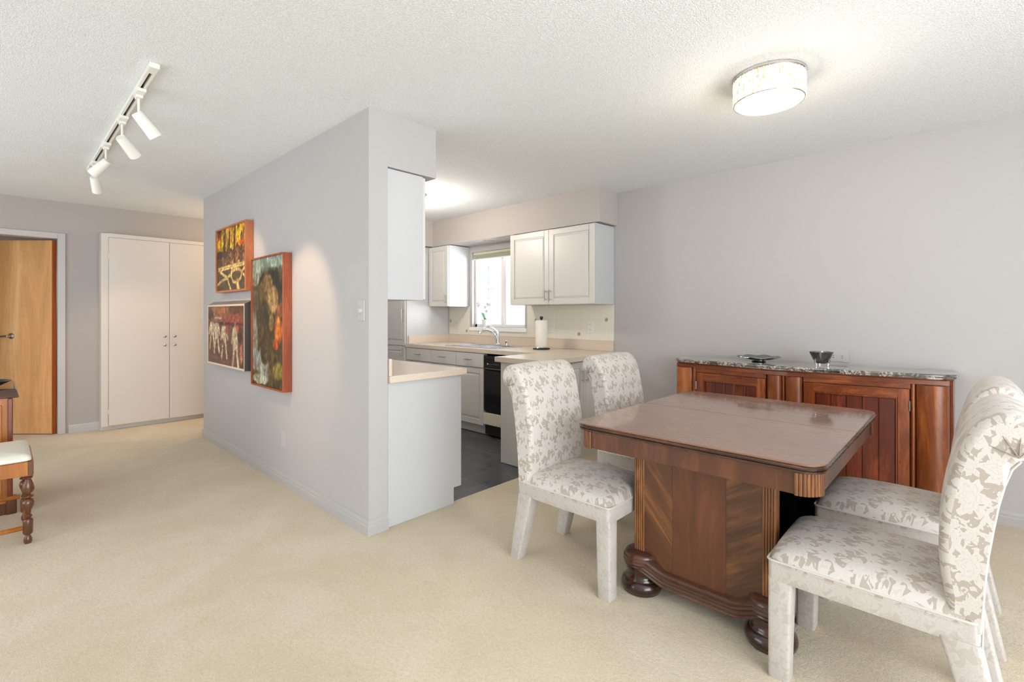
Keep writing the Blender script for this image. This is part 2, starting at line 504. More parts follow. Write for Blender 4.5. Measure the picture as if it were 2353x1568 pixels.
# far wall with the bedroom door opening
DY0, DY1, DZ = -0.43, 0.415, 2.045
struct('wall_far', MB().box(XW-0.12, XW, YS, DY0-0.02, 0, H).box(XW-0.12, XW, DY1+0.02, 5.2, 0, H).box(XW-0.12, XW, DY0-0.02, DY1+0.02, DZ+0.02, H), 'wall_far')
struct('wall_hall_end', B(XW, PX0, 5.1, 5.2, 0, H), 'wall_far')
struct('wall_bedroom', MB().box(-9.2, -9.1, -1.6, 1.6, 0, H).box(-9.1, XW-0.12, 1.5, 1.6, 0, H).box(-9.1, XW-0.12, -1.6, -1.5, 0, H).box(-9.2, XW-0.12, -1.6, 1.6, H, H+0.05), 'wall_far')
struct('wall_kitchen_end', B(PX0, PX0+0.07, PY1, YB, 0, H), 'wall')
struct('wall_partition', B(PX0, PX1, PY0, PY1, 0, H), 'wall')
# walls behind the camera, with the windows that light the room
def holed(name, axis, c0, c1, lo, hi, h0, h1, z0, z1):
    m = MB()
    def bx(a, b, za, zb):
        if axis == 'y': m.box(a, b, c0, c1, za, zb)
        else: m.box(c0, c1, a, b, za, zb)
    bx(lo, h0, 0, H); bx(h1, hi, 0, H)
    if z0 > 0: bx(h0, h1, 0, z0)
    bx(h0, h1, z1, H)
    return struct(name, m, 'wall')
holed('wall_south', 'y', YS-0.12, YS, XW, XE+0.12, -6.0, -2.2, 0.15, 2.3)
holed('wall_east', 'x', XE, XE+0.12, YS, YB, -1.6, 2.4, 0.1, 2.3)
def win_frame(name, axis, c, a, b, z0, z1, n, t=0.05):
    m = MB(); g = MB()
    def bx(mm, p, q, za, zb, d=t):
        if axis == 'y': mm.box(p, q, c-d/2, c+d/2, za, zb)
        else: mm.box(c-d/2, c+d/2, p, q, za, zb)
    bx(m, a, b, z0, z0+t); bx(m, a, b, z1-t, z1)
    for k in range(n+1):
        p = a+(b-a)*k/n; p = min(max(p-t/2, a), b-t); bx(m, p, p+t, z0+t, z1-t)
    bx(g, a+t/2, b-t/2, z0+t/2, z1-t/2, 0.006)
    o = struct(name, m, 'vinyl')
    g.build('pane', 'glass', o)
    return o
win_frame('window_1', 'y', YS-0.08, -6.0, -2.2, 0.15, 2.3, 4)
win_frame('window_2', 'x', XE+0.08, -1.6, 2.4, 0.1, 2.3, 4)

# soffits
struct('soffit_kitchen', MB().box(-5.0, -2.49, 3.815, YB, 2.12, H).box(-5.66, -5.0, 3.45, YB, 2.12, H), 'soffit')
struct('soffit_partition', B(-5.66, PX1, PY1, 1.918, 2.127, H), 'wall')

# baseboards: a stepped profile
def baseboard(name, p, q, nrm, h=0.085, mitre=(0, 0)):
    p = Vector(p); q = Vector(q); n = Vector(nrm)
    prof = [(0, 0), (0.014, 0), (0.014, h*0.58), (0.010, h*0.66), (0.010, h*0.8), (0.006, h*0.9), (0.003, h), (0, h)]
    t = (q-p).normalized()
    rings = [[(e.x+n.x*d+t.x*d*k, e.y+n.y*d+t.y*d*k, z) for d, z in prof] for e, k in ((p, -mitre[0]), (q, mitre[1]))]
    return struct(name, MB().loft(rings, False), 'trim')
baseboard('baseboard_back', (-2.40, YB), (XE, YB), (0, -1))
baseboard('baseboard_partition', (PX0, PY0), (PX1, PY0), (0, -1), mitre=(1, 1))
baseboard('baseboard_column', (PX1, PY0), (PX1, PY1), (1, 0), mitre=(1, 0))
baseboard('baseboard_far', (XW, 0.50), (XW, 0.745), (1, 0))
baseboard('baseboard_far_2', (XW, YS), (XW, -0.50), (1, 0))
baseboard('baseboard_hall', (PX0, PY1), (PX0, PY0), (-1, 0), mitre=(0, 1))

# bedroom doorway: casing, jamb and the open birch door
m = MB()
m.box(XW, XW+0.016, DY1+0.002, DY1+0.062, 0, DZ+0.06).box(XW, XW+0.016, DY0-0.062, DY0-0.002, 0, DZ+0.06).box(XW, XW+0.016, DY0-0.002, DY1+0.002, DZ, DZ+0.06)
struct('trim_1', m, 'trim', bevel=0.004)
m = MB().box(XW-0.12, XW, DY1, DY1+0.02, 0, DZ+0.02).box(XW-0.12, XW, DY0-0.02, DY0, 0, DZ+0.02).box(XW-0.12, XW, DY0, DY1, DZ, DZ+0.02)
struct('trim_2', m, 'trim')
door = empty('door_1', (-6.985, DY1-0.012, 0.01), math.atan2(-0.6868, -0.7268)); door['kind'] = 'structure'
B(0, 0.80, 0, 0.038, 0, 2.02).build('door_leaf', 'birch', door, bevel=0.002)
B(-0.007, 0.0, -0.002, 0.04, 0, 2.02).build('door_edge', 'jamb', door)
hd = MB().lathe([(0.0, 0), (0.03, 0), (0.03, 0.008), (0.012, 0.012), (0.012, 0.05), (0.0, 0.05)], n=18)
hd.xform(Matrix.Translation((0.42, 0.038, 1.02)) @ Matrix.Rotation(-PI/2, 4, 'X'))
hd.tube([(0.42, 0.084, 1.02), (0.46, 0.088, 1.02), (0.53, 0.086, 1.016)], [0.010, 0.009, 0.007])
hd.build('door_handle', 'nickel', door)

# ================================================================== hall closet
cl = thing('closet', 'tall pale painted closet with two flat doors and four small knobs', 'closet', (-6.76, 1.3, 0))
X0 = XW+0.003+6.76
m = MB().box(X0, 0, -0.555, 0.60, 0.045, 2.13)
m.box(X0, -0.05, -0.555, 0.60, 0.0, 0.045)
m.build('cabinet_body', 'closet', cl)
m = MB().box(0, 0.010, -0.555, -0.495, 0.045, 2.13).box(0, 0.010, -0.495, 0.60, 2.09, 2.13)
m.build('face_frame', 'closet', cl, bevel=0.003)
for k, (a, b) in enumerate(((-0.491, 0.052), (0.056, 0.597))):
    d = B(0.001, 0.015, a, b, 0.055, 2.086).build('door', 'closet', cl, bevel=0.002)
    ky = b-0.045 if k == 0 else a+0.045
    for z in (0.905, 1.005):
        kn = MB().lathe([(0.006, 0.0), (0.006, 0.012), (0.014, 0.016), (0.015, 0.024), (0.010, 0.029), (0, 0.03)], n=14)
        kn.xform(Matrix.Translation((0.015, ky, z)) @ Matrix.Rotation(PI/2, 4, 'Y'))
        kn.build('knob', 'nickel', d)
    if k == 0:
        for z in (0.18, 1.86): B(0.012, 0.019, a-0.012, a+0.004, z, z+0.05).build('hinge', 'closet', d)

# ================================================================== KITCHEN
FY = 3.46           # front plane of the window-side base cabinets
CT = 0.895          # counter height
def panel_door(w, h, parent, mat='cab', name='door', t=0.02, fr=0.055):
    """raised-panel door in the XZ plane, front towards -Y, lower corner at the origin"""
    m = MB().box(0, w, -t*0.55, 0, 0, h)
    m.box(0, fr, -t, -t*0.55, 0, h).box(w-fr, w, -t, -t*0.55, 0, h).box(fr, w-fr, -t, -t*0.55, 0, fr).box(fr, w-fr, -t, -t*0.55, h-fr, h)
    a = fr+0.006; b = 0.018
    rings = [[(a, -t*0.55, a), (w-a, -t*0.55, a), (w-a, -t*0.55, h-a), (a, -t*0.55, h-a)],
             [(a+b, -t*0.92, a+b), (w-a-b, -t*0.92, a+b), (w-a-b, -t*0.92, h-a-b), (a+b, -t*0.92, h-a-b)]]
    m.loft(rings, False)
    o = m.build(name, mat, parent, bevel=0.0015, seg=1)
    return o
def bar_handle(parent, p, axis='z', L=0.11, out=0.026, mat='nickel'):
    d = Vector((0, 0, 1)) if axis == 'z' else Vector((1, 0, 0))
    p = Vector(p); m = MB()
    m.tube([p-d*L/2+Vector((0, -out, 0)), p+Vector((0, -out-0.003, 0)), p+d*L/2+Vector((0, -out, 0))], 0.0045, 8)
    for s in (-1, 1):
        q = p+d*s*L*0.36; m.tube([q, q+Vector((0, -out, 0))], 0.0035, 8)
    return m.build('handle', mat, parent)

# upper cabinet over the peninsula
uc = thing('upper_cabinet', 'white double-door wall cabinet beside the window, nearest the dining room', 'cabinet', (-3.60, 3.80, 1.355))
B(0, 1.055, 0, 0.325, 0, 0.755).build('cabinet_body', 'cab', uc)
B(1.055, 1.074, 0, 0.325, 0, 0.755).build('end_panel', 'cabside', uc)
for x0, x1 in ((0.003, 0.531), (0.535, 1.072)):
    d = panel_door(x1-x0, 0.745, uc); d.location = (x0, -0.001, 0.003)
    bar_handle(d, ((x1-x0)-0.028 if x0 < 0.1 else 0.028, -0.02, 0.09))
uc2 = thing('upper_cabinet', 'narrow white wall cabinet above the sink end of the counter', 'cabinet', (-5.035, 3.80, 1.355))
B(0, 0.361, 0, 0.325, 0, 0.755).build('cabinet_body', 'cab', uc2)
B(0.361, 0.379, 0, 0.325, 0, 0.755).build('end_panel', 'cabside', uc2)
d = panel_door(0.372, 0.745, uc2); d.location = (0.003, -0.001, 0.003)
bar_handle(d, (0.344, -0.02, 0.09))
uc3 = thing('upper_cabinet', 'white wall cabinet hanging behind the picture wall, blank end panel showing', 'cabinet', (-3.9, PY1+0.005, 1.347))
B(0, 1.388, 0, 0.258, 0, 0.775).build('cabinet_body', 'cab', uc3)
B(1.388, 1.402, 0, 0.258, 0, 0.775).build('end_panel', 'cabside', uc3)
for x0, x1 in ((0.003, 0.69), (0.694, 1.399)):
    d = panel_door(x1-x0, 0.765, uc3); d.rotation_euler = (0, 0, PI); d.location = (x1, 0.259, 0.005)

# tall pantry
pn = thing('pantry_cabinet', 'tall white pantry cabinet at the far end of the kitchen', 'cabinet', (-5.655, FY, 0))
B(0, 0.575, 0, YB-FY-0.01, 0.1, 2.115).build('cabinet_body', 'cab', pn)
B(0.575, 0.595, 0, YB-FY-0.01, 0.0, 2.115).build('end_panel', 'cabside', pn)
B(0.0, 0.575, 0.06, 0.4, 0, 0.1).build('plinth', 'cab', pn)
for z0, z1, hz in ((0.11, 0.86, 0.68), (0.868, 2.108, 0.37)):
    d = panel_door(0.575, z1-z0, pn); d.location = (0.005, -0.001, z0)
    bar_handle(d, (0.54, -0.02, hz), L=0.16 if z0 > 0.5 else 0.11)

# base cabinet under the sink
bc = thing('base_cabinet', 'white base cabinet with three drawers beneath the sink counter', 'cabinet', (-5.05, FY, 0))
B(0, 1.395, 0.0, 0.66, 0.1, 0.70).build('cabinet_body', 'cab', bc)
B(0, 1.395, 0.045, 0.6, 0, 0.1).build('plinth', 'cab', bc)
B(0, 1.395, 0.0, 0.03, 0.70, CT-0.045).build('top_rail', 'cab', bc)
for x0, x1 in ((0.004, 0.505), (0.510, 0.948), (0.953, 1.392)):
    d = B(0, x1-x0, -0.02, -0.001, 0, 0.148).build('drawer_front', 'cab', bc, bevel=0.003); d.location = (x0, 0, 0.70)
    bar_handle(d, ((x1-x0)*0.5, -0.02, 0.078), 'x')
    d = panel_door(x1-x0, 0.588, bc); d.location = (x0, -0.001, 0.104)

# wall oven / dishwasher front, mostly hidden by the peninsula
dw = thing('dishwasher', 'black-fronted dishwasher with a cream kick panel beneath the counter', 'dishwasher', (-3.65, FY, 0))
B(0, 0.60, 0.0, 0.58, 0.02, 0.72).build('body', 'rubber', dw)
B(0.005, 0.595, -0.03, -0.001, 0.685, 0.835).build('control_panel', 'black', dw, bevel=0.006)
B(0.02, 0.58, -0.036, -0.030, 0.70, 0.705).build('trim_strip', 'nickel', dw)
B(0.03, 0.57, -0.040, -0.031, 0.79, 0.82).build('handle', 'black', dw, bevel=0.003)
B(0.06, 0.075, -0.0325, -0.030, 0.742, 0.756).build('button', 'white', dw)
for k in range(5): B(0.09+k*0.03, 0.108+k*0.03, -0.0318, -0.030, 0.746, 0.751).build('button', 'nickel', dw)
B(0.005, 0.595, -0.025, -0.001, 0.265, 0.68).build('door', 'blackglass', dw, bevel=0.004)
B(0.0, 0.60, -0.028, -0.001, 0.125, 0.245).build('kick_panel', 'cream', dw, bevel=0.004)

# peninsula cabinet on the dining side
pc = thing('peninsula_cabinet', 'pale grey peninsula cabinet with doors facing the dining room', 'cabinet', (-2.90, 2.93, 0))
B(0, 0.395, 0, 1.195, 0.0, CT-0.042).build('cabinet_body', 'cab', pc)
for a, b in ((0.02, 0.315), (0.32, 0.62), (0.625, 0.905), (0.91, 1.19)):
    d = panel_door(b-a, 0.74, pc, fr=0.05); d.rotation_euler = (0, 0, PI/2); d.location = (0.396, a, 0.095)
    bar_handle(d, ((b-a)-0.03 if a in (0.32, 0.02) else 0.03, -0.02, 0.62))

# near peninsula cabinet, under the end of the picture wall
nc = thing('base_cabinet', 'white base cabinet with a blank end panel joining the picture wall column', 'cabinet', (-4.2, PY1+0.006, 0))
B(0.62, 1.69, 0, 0.565, 0.105, CT-0.042).build('cabinet_body', 'cab', nc)
B(0.62, 1.69, 0.0, 0.50, 0, 0.105).build('plinth', 'cab', nc)
m = MB().add([(1.69, y, z) for y, z in ((0, 0), (0.502, 0), (0.502, 0.107), (0.566, 0.107), (0.566, CT-0.042), (0, CT-0.042))]+[(1.71, y, z) for y, z in ((0, 0), (0.502, 0), (0.502, 0.107), (0.566, 0.107), (0.566, CT-0.042), (0, CT-0.042))],
         [(5,4,3,2,1,0), (6,7,8,9,10,11)]+[(i, (i+1) % 6, 6+(i+1) % 6, 6+i) for i in range(6)])
mm = MB(); mm.add([(1.69, y, z) for y, z in ((0, 0), (0.502, 0), (0.502, 0.107), (0.566, 0.107), (0.566, CT-0.042), (0, CT-0.042))]+[(1.71, y, z) for y, z in ((0, 0), (0.502, 0), (0.502, 0.107), (0.566, 0.107), (0.566, CT-0.042), (0, CT-0.042))],
         [(5,4,3,2,1,0), (6,7,8,9,10,11)]+[(i, (i+1) % 6, 6+(i+1) % 6, 6+i) for i in range(6)])
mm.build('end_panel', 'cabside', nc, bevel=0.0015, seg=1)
for x0, x1 in ((0.63, 1.155), (1.16, 1.685)):
    d = panel_door(x1-x0, 0.735, nc); d.rotation_euler = (0, 0, PI); d.location = (x1, 0.566, 0.11)
ct = thing('countertop', 'beige laminate countertop on the near cabinet by the column', 'countertop', (0, 0, CT))
B(-3.58, -2.458, PY1+0.004, 2.162, -0.041, 0).build('worktop', 'counter', ct, bevel=0.004)
B(-3.58, -2.47, PY1+0.004, PY1+0.022, 0.0005, 0.10).build('upstand', 'counter', ct, bevel=0.002)
# stove behind it
sv = thing('stove', 'stove with a black cooktop beyond the near counter', 'stove', (-4.2, PY1+0.01, 0))
B(0, 0.60, 0, 0.60, 0.02, CT).build('body', 'white', sv)
B(-0.002, 0.602, 0, 0.61, CT, CT+0.022).build('cooktop', 'blackglass', sv, bevel=0.004)
for cx_, cy_, r in ((0.16, 0.16, 0.09), (0.44, 0.16, 0.075), (0.16, 0.45, 0.075), (0.44, 0.45, 0.09)):
    m = MB()
    for q in (1.0, 0.72, 0.44): m.tube([(cx_+r*q*math.cos(a*PI/12), cy_+r*q*math.sin(a*PI/12), CT+0.028) for a in range(24)], 0.006, 6, closed=True)
    m.build('burner', 'rubber', sv)

# main L countertop with the sink cut-out
SX0, SX1, SY0, SY1 = -4.42, -3.60, 3.545, 3.985
mc = thing('countertop', 'beige laminate countertop wrapping from the sink to the peninsula', 'countertop', (0, 0, CT))
m = MB()
ya, yb = FY-0.025, YB-0.003
m.box(-5.058, SX0+0.02, ya, yb, -0.041, 0).box(SX0+0.02, SX1-0.02, ya, SY0+0.02, -0.041, 0).box(SX0+0.02, SX1-0.02, SY1-0.02, yb, -0.041, 0).box(SX1-0.02, -2.95, ya, yb, -0.041, 0)
m.box(-2.95, -2.425, 2.905, yb, -0.041, 0)
m.build('worktop', 'counter', mc)
m = MB().box(-5.058, -2.53, YB-0.021, YB-0.003, 0.0005, 0.098).box(-5.058, -5.04, FY+0.02, YB-0.021, 0.0005, 0.098)
m.build('upstand', 'counter', mc, bevel=0.002)
sk = thing('sink', 'double-bowl stainless steel sink set in the counter under the window', 'sink', (SX0, SY0, CT))
W_, D_ = SX1-SX0, SY1-SY0
m = MB()
for a, b in ((0.03, W_/2-0.015), (W_/2+0.015, W_-0.03)):
    y0, y1 = 0.03, D_-0.09
    for t0, t1 in (((a, y0), (b, y0)), ((b, y0), (b, y1)), ((b, y1), (a, y1)), ((a, y1), (a, y0))):
        m.add([(t0[0], t0[1], 0.004), (t1[0], t1[1], 0.004), (t1[0]*0.97+(a+b)/2*0.03, t1[1]*0.97+(y0+y1)/2*0.03, -0.16), (t0[0]*0.97+(a+b)/2*0.03, t0[1]*0.97+(y0+y1)/2*0.03, -0.16)], [(0, 1, 2, 3)])
    m.add([(a, y0, -0.16), (b, y0, -0.16), (b, y1, -0.16), (a, y1, -0.16)], [(0, 1, 2, 3)])
m.build('bowls', 'steel', sk)
m = MB().box(0, W_, 0, 0.03, 0.0005, 0.006).box(0, W_, D_-0.09, D_, 0.0005, 0.006).box(0, 0.03, 0.03, D_-0.09, 0.0005, 0.006).box(W_-0.03, W_, 0.03, D_-0.09, 0.0005, 0.006).box(W_/2-0.015, W_/2+0.015, 0.03, D_-0.09, 0.0005, 0.006)
m.build('rim', 'steel', sk, bevel=0.002)
# faucet
fc = thing('faucet', 'arched chrome kitchen faucet with a lever handle behind the sink', 'faucet', (-3.95, 3.94, CT+0.0065))
m = MB().lathe([(0.032, 0), (0.030, 0.012), (0.022, 0.02), (0.021, 0.10), (0.024, 0.115), (0.020, 0.13), (0, 0.135)], n=20)
m.build('body', 'chrome', fc)
m = MB().tube([(0, 0, 0.03), (-0.01, -0.025, 0.10), (-0.025, -0.07, 0.155), (-0.05, -0.125, 0.175), (-0.07, -0.18, 0.168), (-0.08, -0.205, 0.145), (-0.082, -0.21, 0.135)], [0.018, 0.017, 0.015, 0.014, 0.014, 0.016, 0.016], 12)
m.build('spout', 'chrome', fc)
MB().tube([(0, 0, 0.125), (-0.005, -0.01, 0.16), (-0.03, -0.05, 0.20), (-0.045, -0.075, 0.21)], [0.016, 0.014, 0.008, 0.006], 10).build('lever', 'chrome', fc)
MB().lathe([(0.018, 0), (0.016, 0.012), (0.012, 0.05), (0.015, 0.055), (0, 0.062)], c=(0.14, 0), n=14).build('sprayer', 'chrome', fc)
B(-0.13, 0.17, -0.028, 0.028, -0.0005, 0.006).build('deck_plate', 'chrome', fc, bevel=0.004)

# tiles and the little decor tiles
tb = struct('wall_tile', MB().box(-5.058, -4.64, YB-0.006, YB, 0.995, 1.353).box(-3.66, -2.53, YB-0.006, YB, 0.995, 1.353).box(-4.64, -3.66, YB-0.006, YB, 0.995, 1.05), 'tile')
for x, z in ((-2.613, 1.204), (-2.943, 1.052), (-3.49, 1.06), (-4.70, 1.045), (-5.02, 1.17), (-3.53, 1.19)):
    m = MB()
    for k in range(5):
        a = k*1.3
        cx_, cz_ = x+0.012*math.cos(a), z+0.012*math.sin(a)
        rr = 0.009+0.003*(k % 2)
        m.add([(cx_+rr*math.cos(t*PI/4), YB-0.0065, cz_+rr*math.sin(t*PI/4)) for t in range(8)], [tuple(range(8))])
    m.build('tile_motif', plain('motif_terracotta', srgb(222, 198, 172), 0.4, var=0.25, scale=60), tb)

# window
wn = empty('window_3', (0, 0, 0)); wn['kind'] = 'structure'
yw = YB+0.085
m = MB().box(WX0, WX0+0.035, yw-0.03, yw+0.03, WZ0, WZ1).box(WX1-0.035, WX1, yw-0.03, yw+0.03, WZ0, WZ1).box(WX0, WX1, yw-0.03, yw+0.03, WZ0, WZ0+0.04).box(WX0, WX1, yw-0.03, yw+0.03, WZ1-0.04, WZ1)
m.box(-4.135, -4.085, yw-0.035, yw+0.02, WZ0+0.04, WZ1-0.04).box(-4.085, -4.06, yw-0.02, yw+0.03, WZ0+0.04, WZ1-0.04)
m.build('window_frame', 'vinyl', wn, bevel=0.003)
B(WX0+0.03, WX1-0.03, yw+0.005, yw+0.011, WZ0+0.03, WZ1-0.03).build('pane', 'glass', wn)
m = MB().box(WX0-0.035, WX1+0.035, YB-0.022, YB-0.0005, WZ0-0.045, WZ0-0.001)
m.box(WX0-0.001, WX1+0.001, YB-0.022, yw-0.03, WZ0-0.006, WZ0)
m.build('window_sill', 'vinyl', wn, bevel=0.003)
bl = thing('window_blind', 'raised pale green slatted blind at the top of the kitchen window', 'blind', (WX0+0.012, YB+0.012, 1.955))
B(0, 0.876, 0, 0.03, 0.05, 0.083).build('headrail', 'blind', bl, bevel=0.004)
m = MB()
for k in range(9): m.box(0.004, 0.872, 0.001, 0.028, 0.004+k*0.005, 0.0065+k*0.005)
m.build('slats', 'blind', bl)
B(0.002, 0.874, 0, 0.03, -0.012, 0.002).build('bottom_rail', 'white', bl, bevel=0.003)
MB().tube([(0.06, -0.004, 0.05), (0.062, -0.004, -0.28)], 0.002, 6).build('wand', 'white', bl)

# recessed lamp in the soffit over the sink
rl = thing('recessed_light', 'small round recessed light in the soffit above the sink', 'ceiling light', (-4.115, 3.955, 2.12))
MB().lathe([(0.045, -0.001), (0.062, -0.001), (0.062, -0.006), (0.045, -0.004)], n=28).build('trim_ring', 'nickel', rl)
MB().lathe([(0.0, -0.0015), (0.045, -0.0015), (0.045, -0.0005), (0, -0.0005)], n=24).build('baffle', 'frame_grey', rl)

# plates
def plate(name, label, loc, rz, w, h, kind, pm='plastic'):
    """wall plate, front toward -Y before rotation"""
    t = thing(name, label, 'outlet' if kind in ('outlet', 'blank', 'hout') else 'switch', loc, rz)
    B(-w/2, w/2, -0.006, -0.0003, -h/2, h/2).build('cover_plate', pm, t, bevel=0.002)
    if kind == 'outlet':
        for s in (-1, 1):
            r = B(-0.015, 0.015, -0.0085, -0.006, s*0.027-0.013, s*0.027+0.013).build('receptacle', pm, t, bevel=0.003)
            MB().box(-0.008, -0.005, -0.009, -0.0085, s*0.027-0.004, s*0.027+0.006).box(0.005, 0.008, -0.009, -0.0085, s*0.027-0.004, s*0.027+0.006).build('slots', 'rubber', r)
    if kind == 'hout':
        for s in (-1, 1):
            r = B(s*0.027-0.013, s*0.027+0.013, -0.0085, -0.006, -0.015, 0.015).build('receptacle', pm, t, bevel=0.003)
            MB().box(s*0.027-0.006, s*0.027+0.004, -0.009, -0.0085, -0.008, -0.005).box(s*0.027-0.006, s*0.027+0.004, -0.009, -0.0085, 0.005, 0.008).build('slots', 'rubber', r)
    if kind == 'dimmer':
        k = MB().lathe([(0.017, 0), (0.017, 0.012), (0.013, 0.02), (0, 0.02)], n=20)
        k.xform(Matrix.Translation((0, -0.006, 0)) @ Matrix.Rotation(PI/2, 4, 'X')); k.build('dimmer_knob', pm, t)
    return t
plate('wall_outlet', 'white double outlet on the kitchen tiles above the peninsula', (-2.80, YB-0.006, 1.127), 0, 0.075, 0.12, 'outlet')
plate('blank_plate', 'blank square white plate on the tiles behind the paper towels', (-3.33, YB-0.006, 1.112), 0, 0.125, 0.115, 'blank')
plate('wall_outlet', 'white outlet on the tiles in the kitchen corner beside the sink', (-4.89, YB-0.006, 1.115), 0, 0.072, 0.115, 'outlet')
plate('wall_outlet', 'sideways outlet on the grey wall behind the silver bowl', (-0.685, YB, 0.955), 0, 0.12, 0.075, 'hout', 'painted_plate')
plate('wall_outlet', 'blank-faced outlet low on the picture wall near the floor', (-3.675, PY0, 0.335), 0, 0.075, 0.12, 'blank', 'painted_plate')
plate('dimmer_switch', 'round-knob dimmer switch on the picture wall by the corner', (-2.56, PY0, 1.28), 0, 0.075, 0.118, 'dimmer', 'painted_plate')

# paper towels
pt = thing('paper_towel_holder', 'roll of white paper towels on a dark-based holder', 'paper towels', (-3.22, 3.85, CT))
MB().lathe([(0.0, 0), (0.088, 0), (0.09, 0.008), (0.086, 0.014), (0, 0.016)], n=30).build('base', 'rubber', pt)
MB().tube([(0.07*math.cos(a*PI/14), 0.07*math.sin(a*PI/14), 0.019) for a in range(28)], 0.006, 6, closed=True).build('ring', 'chrome', pt)
MB().lathe([(0.018, 0.02), (0.062, 0.02), (0.063, 0.024), (0.063, 0.296), (0.061, 0.30), (0.018, 0.30)], n=30).build('paper_roll', 'paper', pt)
MB().lathe([(0.0, 0.016), (0.006, 0.016), (0.006, 0.305), (0.012, 0.31), (0.019, 0.322), (0.018, 0.336), (0.008, 0.342), (0, 0.343)], n=16).build('finial', 'rubber', pt)

# orchid on the sill
oc = thing('potted_orchid', 'white orchid in a white pot on the kitchen windowsill', 'plant', (-4.375, YB+0.014, WZ0))
MB().lathe([(0.0, 0), (0.030, 0), (0.033, 0.01), (0.043, 0.09), (0.044, 0.10), (0.039, 0.10), (0.038, 0.085), (0, 0.085)], n=24).build('pot', 'ceramic', oc)
def leaf(mb, base, ang, L, w, rise, droop):
    rows = []
    for i in range(9):
        t = i/8; r = L*t
        z = rise*math.sin(t*PI*0.55)*L - droop*t*t*L
        ww = w*math.sin(PI*min(1, t*0.93+0.07))**0.7
        c = Vector((base[0]+r*math.cos(ang), base[1]+r*math.sin(ang), base[2]+z)); n = Vector((-math.sin(ang), math.cos(ang), 0))
        rows.append([c-n*ww, c+Vector((0, 0, -0.004)), c+n*ww, c+Vector((0, 0, 0.0015))])
    mb.loft(rows, True, True)
lf = ((2.9, 0.11, 0.021, 1.0, 0.15), (0.15, 0.10, 0.017, 0.35, 0.3), (-2.4, 0.07, 0.016, 0.8, 0.2), (-0.7, 0.06, 0.015, 0.6, 0.3))
for a, L, w, rs, dr in lf:
    m = MB(); leaf(m, (0, 0, 0.086), a, L, w, rs, dr); m.build('leaf', 'leaf', oc)
st = [(0, 0, 0.086), (-0.01, -0.005, 0.16), (-0.03, -0.01, 0.23), (-0.06, -0.01, 0.28), (-0.11, -0.012, 0.30)]
MB().tube(st, 0.0025, 6).build('stem', 'stem', oc)
st2 = [(0, 0, 0.086), (0.02, -0.004, 0.17), (0.03, -0.008, 0.24), (0.06, -0.01, 0.28), (0.10, -0.01, 0.285)]
MB().tube(st2, 0.0025, 6).build('stem', 'stem', oc)
for px, pz in ((-0.115, 0.30), (-0.085, 0.285), (-0.10, 0.265), (0.02, 0.25), (0.065, 0.285), (0.10, 0.28), (0.045, 0.20)):
    m = MB()
    for k in range(5):
        a = k*2*PI/5+0.3
        c = Vector((px+0.014*math.cos(a), -0.02, pz+0.014*math.sin(a)))
        ring = [(c.x+0.011*math.cos(t), c.y-0.003*math.sin(t*2), c.z+0.011*math.sin(t)) for t in [q*PI/5 for q in range(10)]]
        m.loft([[(x, y+0.001, z) for x, y, z in ring], ring], False)
    f = m.build('blossom', 'petal', oc)
    MB().lathe([(0, -0.005), (0.005, -0.002), (0.004, 0.003), (0, 0.005)], n=8).xform(Matrix.Translation((px, -0.026, pz))).build('blossom_centre', plain('orchid_centre', srgb(130, 90, 60), 0.5, var=0.2), f)

# neighbouring house outside the kitchen window
nh = thing('neighbour_house', 'white neighbouring house with a sash window outside the kitchen', 'house', (-6.2, 8.2, 0))
m = MB().box(-6, 6, 0, 0.3, -1.0, 1.52).box(-6, -2.52, 0, 0.3, 1.52, 2.53).box(-2.0, 6, 0, 0.3, 1.52, 2.53).box(-6, 6, 0, 0.3, 2.53, 5.5)
m.build('facade', 'siding', nh)
w = MB().box(-2.52, -2.42, -0.02, 0.1, 1.52, 2.53).box(-2.10, -2.0, -0.02, 0.1, 1.52, 2.53).box(-2.42, -2.10, -0.02, 0.1, 1.52, 1.61).box(-2.42, -2.10, -0.02, 0.1, 2.44, 2.53).box(-2.42, -2.10, -0.02, 0.1, 1.9, 2.0).build('window_frame', 'siding', nh)
B(-2.42, -2.10, 0.05, 0.07, 1.61, 2.44).build('pane', 'extglass', w)
struct('ground_outside', B(-14, 8, 4.3, 8.2, -0.6, -0.5), 'siding')

# kitchen ceiling lamp
kl = thing('ceiling_light', 'round glowing ceiling light in the kitchen, half hidden by the wall cabinet', 'ceiling light', (-4.0, 2.78, H))
MB().lathe([(0.0, -0.001), (0.15, -0.001), (0.15, -0.018), (0.0, -0.018)], n=30).build('canopy', 'nickel', kl)
MB().lathe([(0.14, -0.019), (0.142, -0.05), (0.12, -0.085), (0.07, -0.105), (0, -0.11)], n=30).build('lamp_shade', emit('kitchen_lamp_glass', (1, 0.95, 0.86, 1), 3.5), kl)
point('kitchen_lamp', (-4.0, 2.78, H-0.26), 25, (1, 0.90, 0.80), 0.10).parent = None

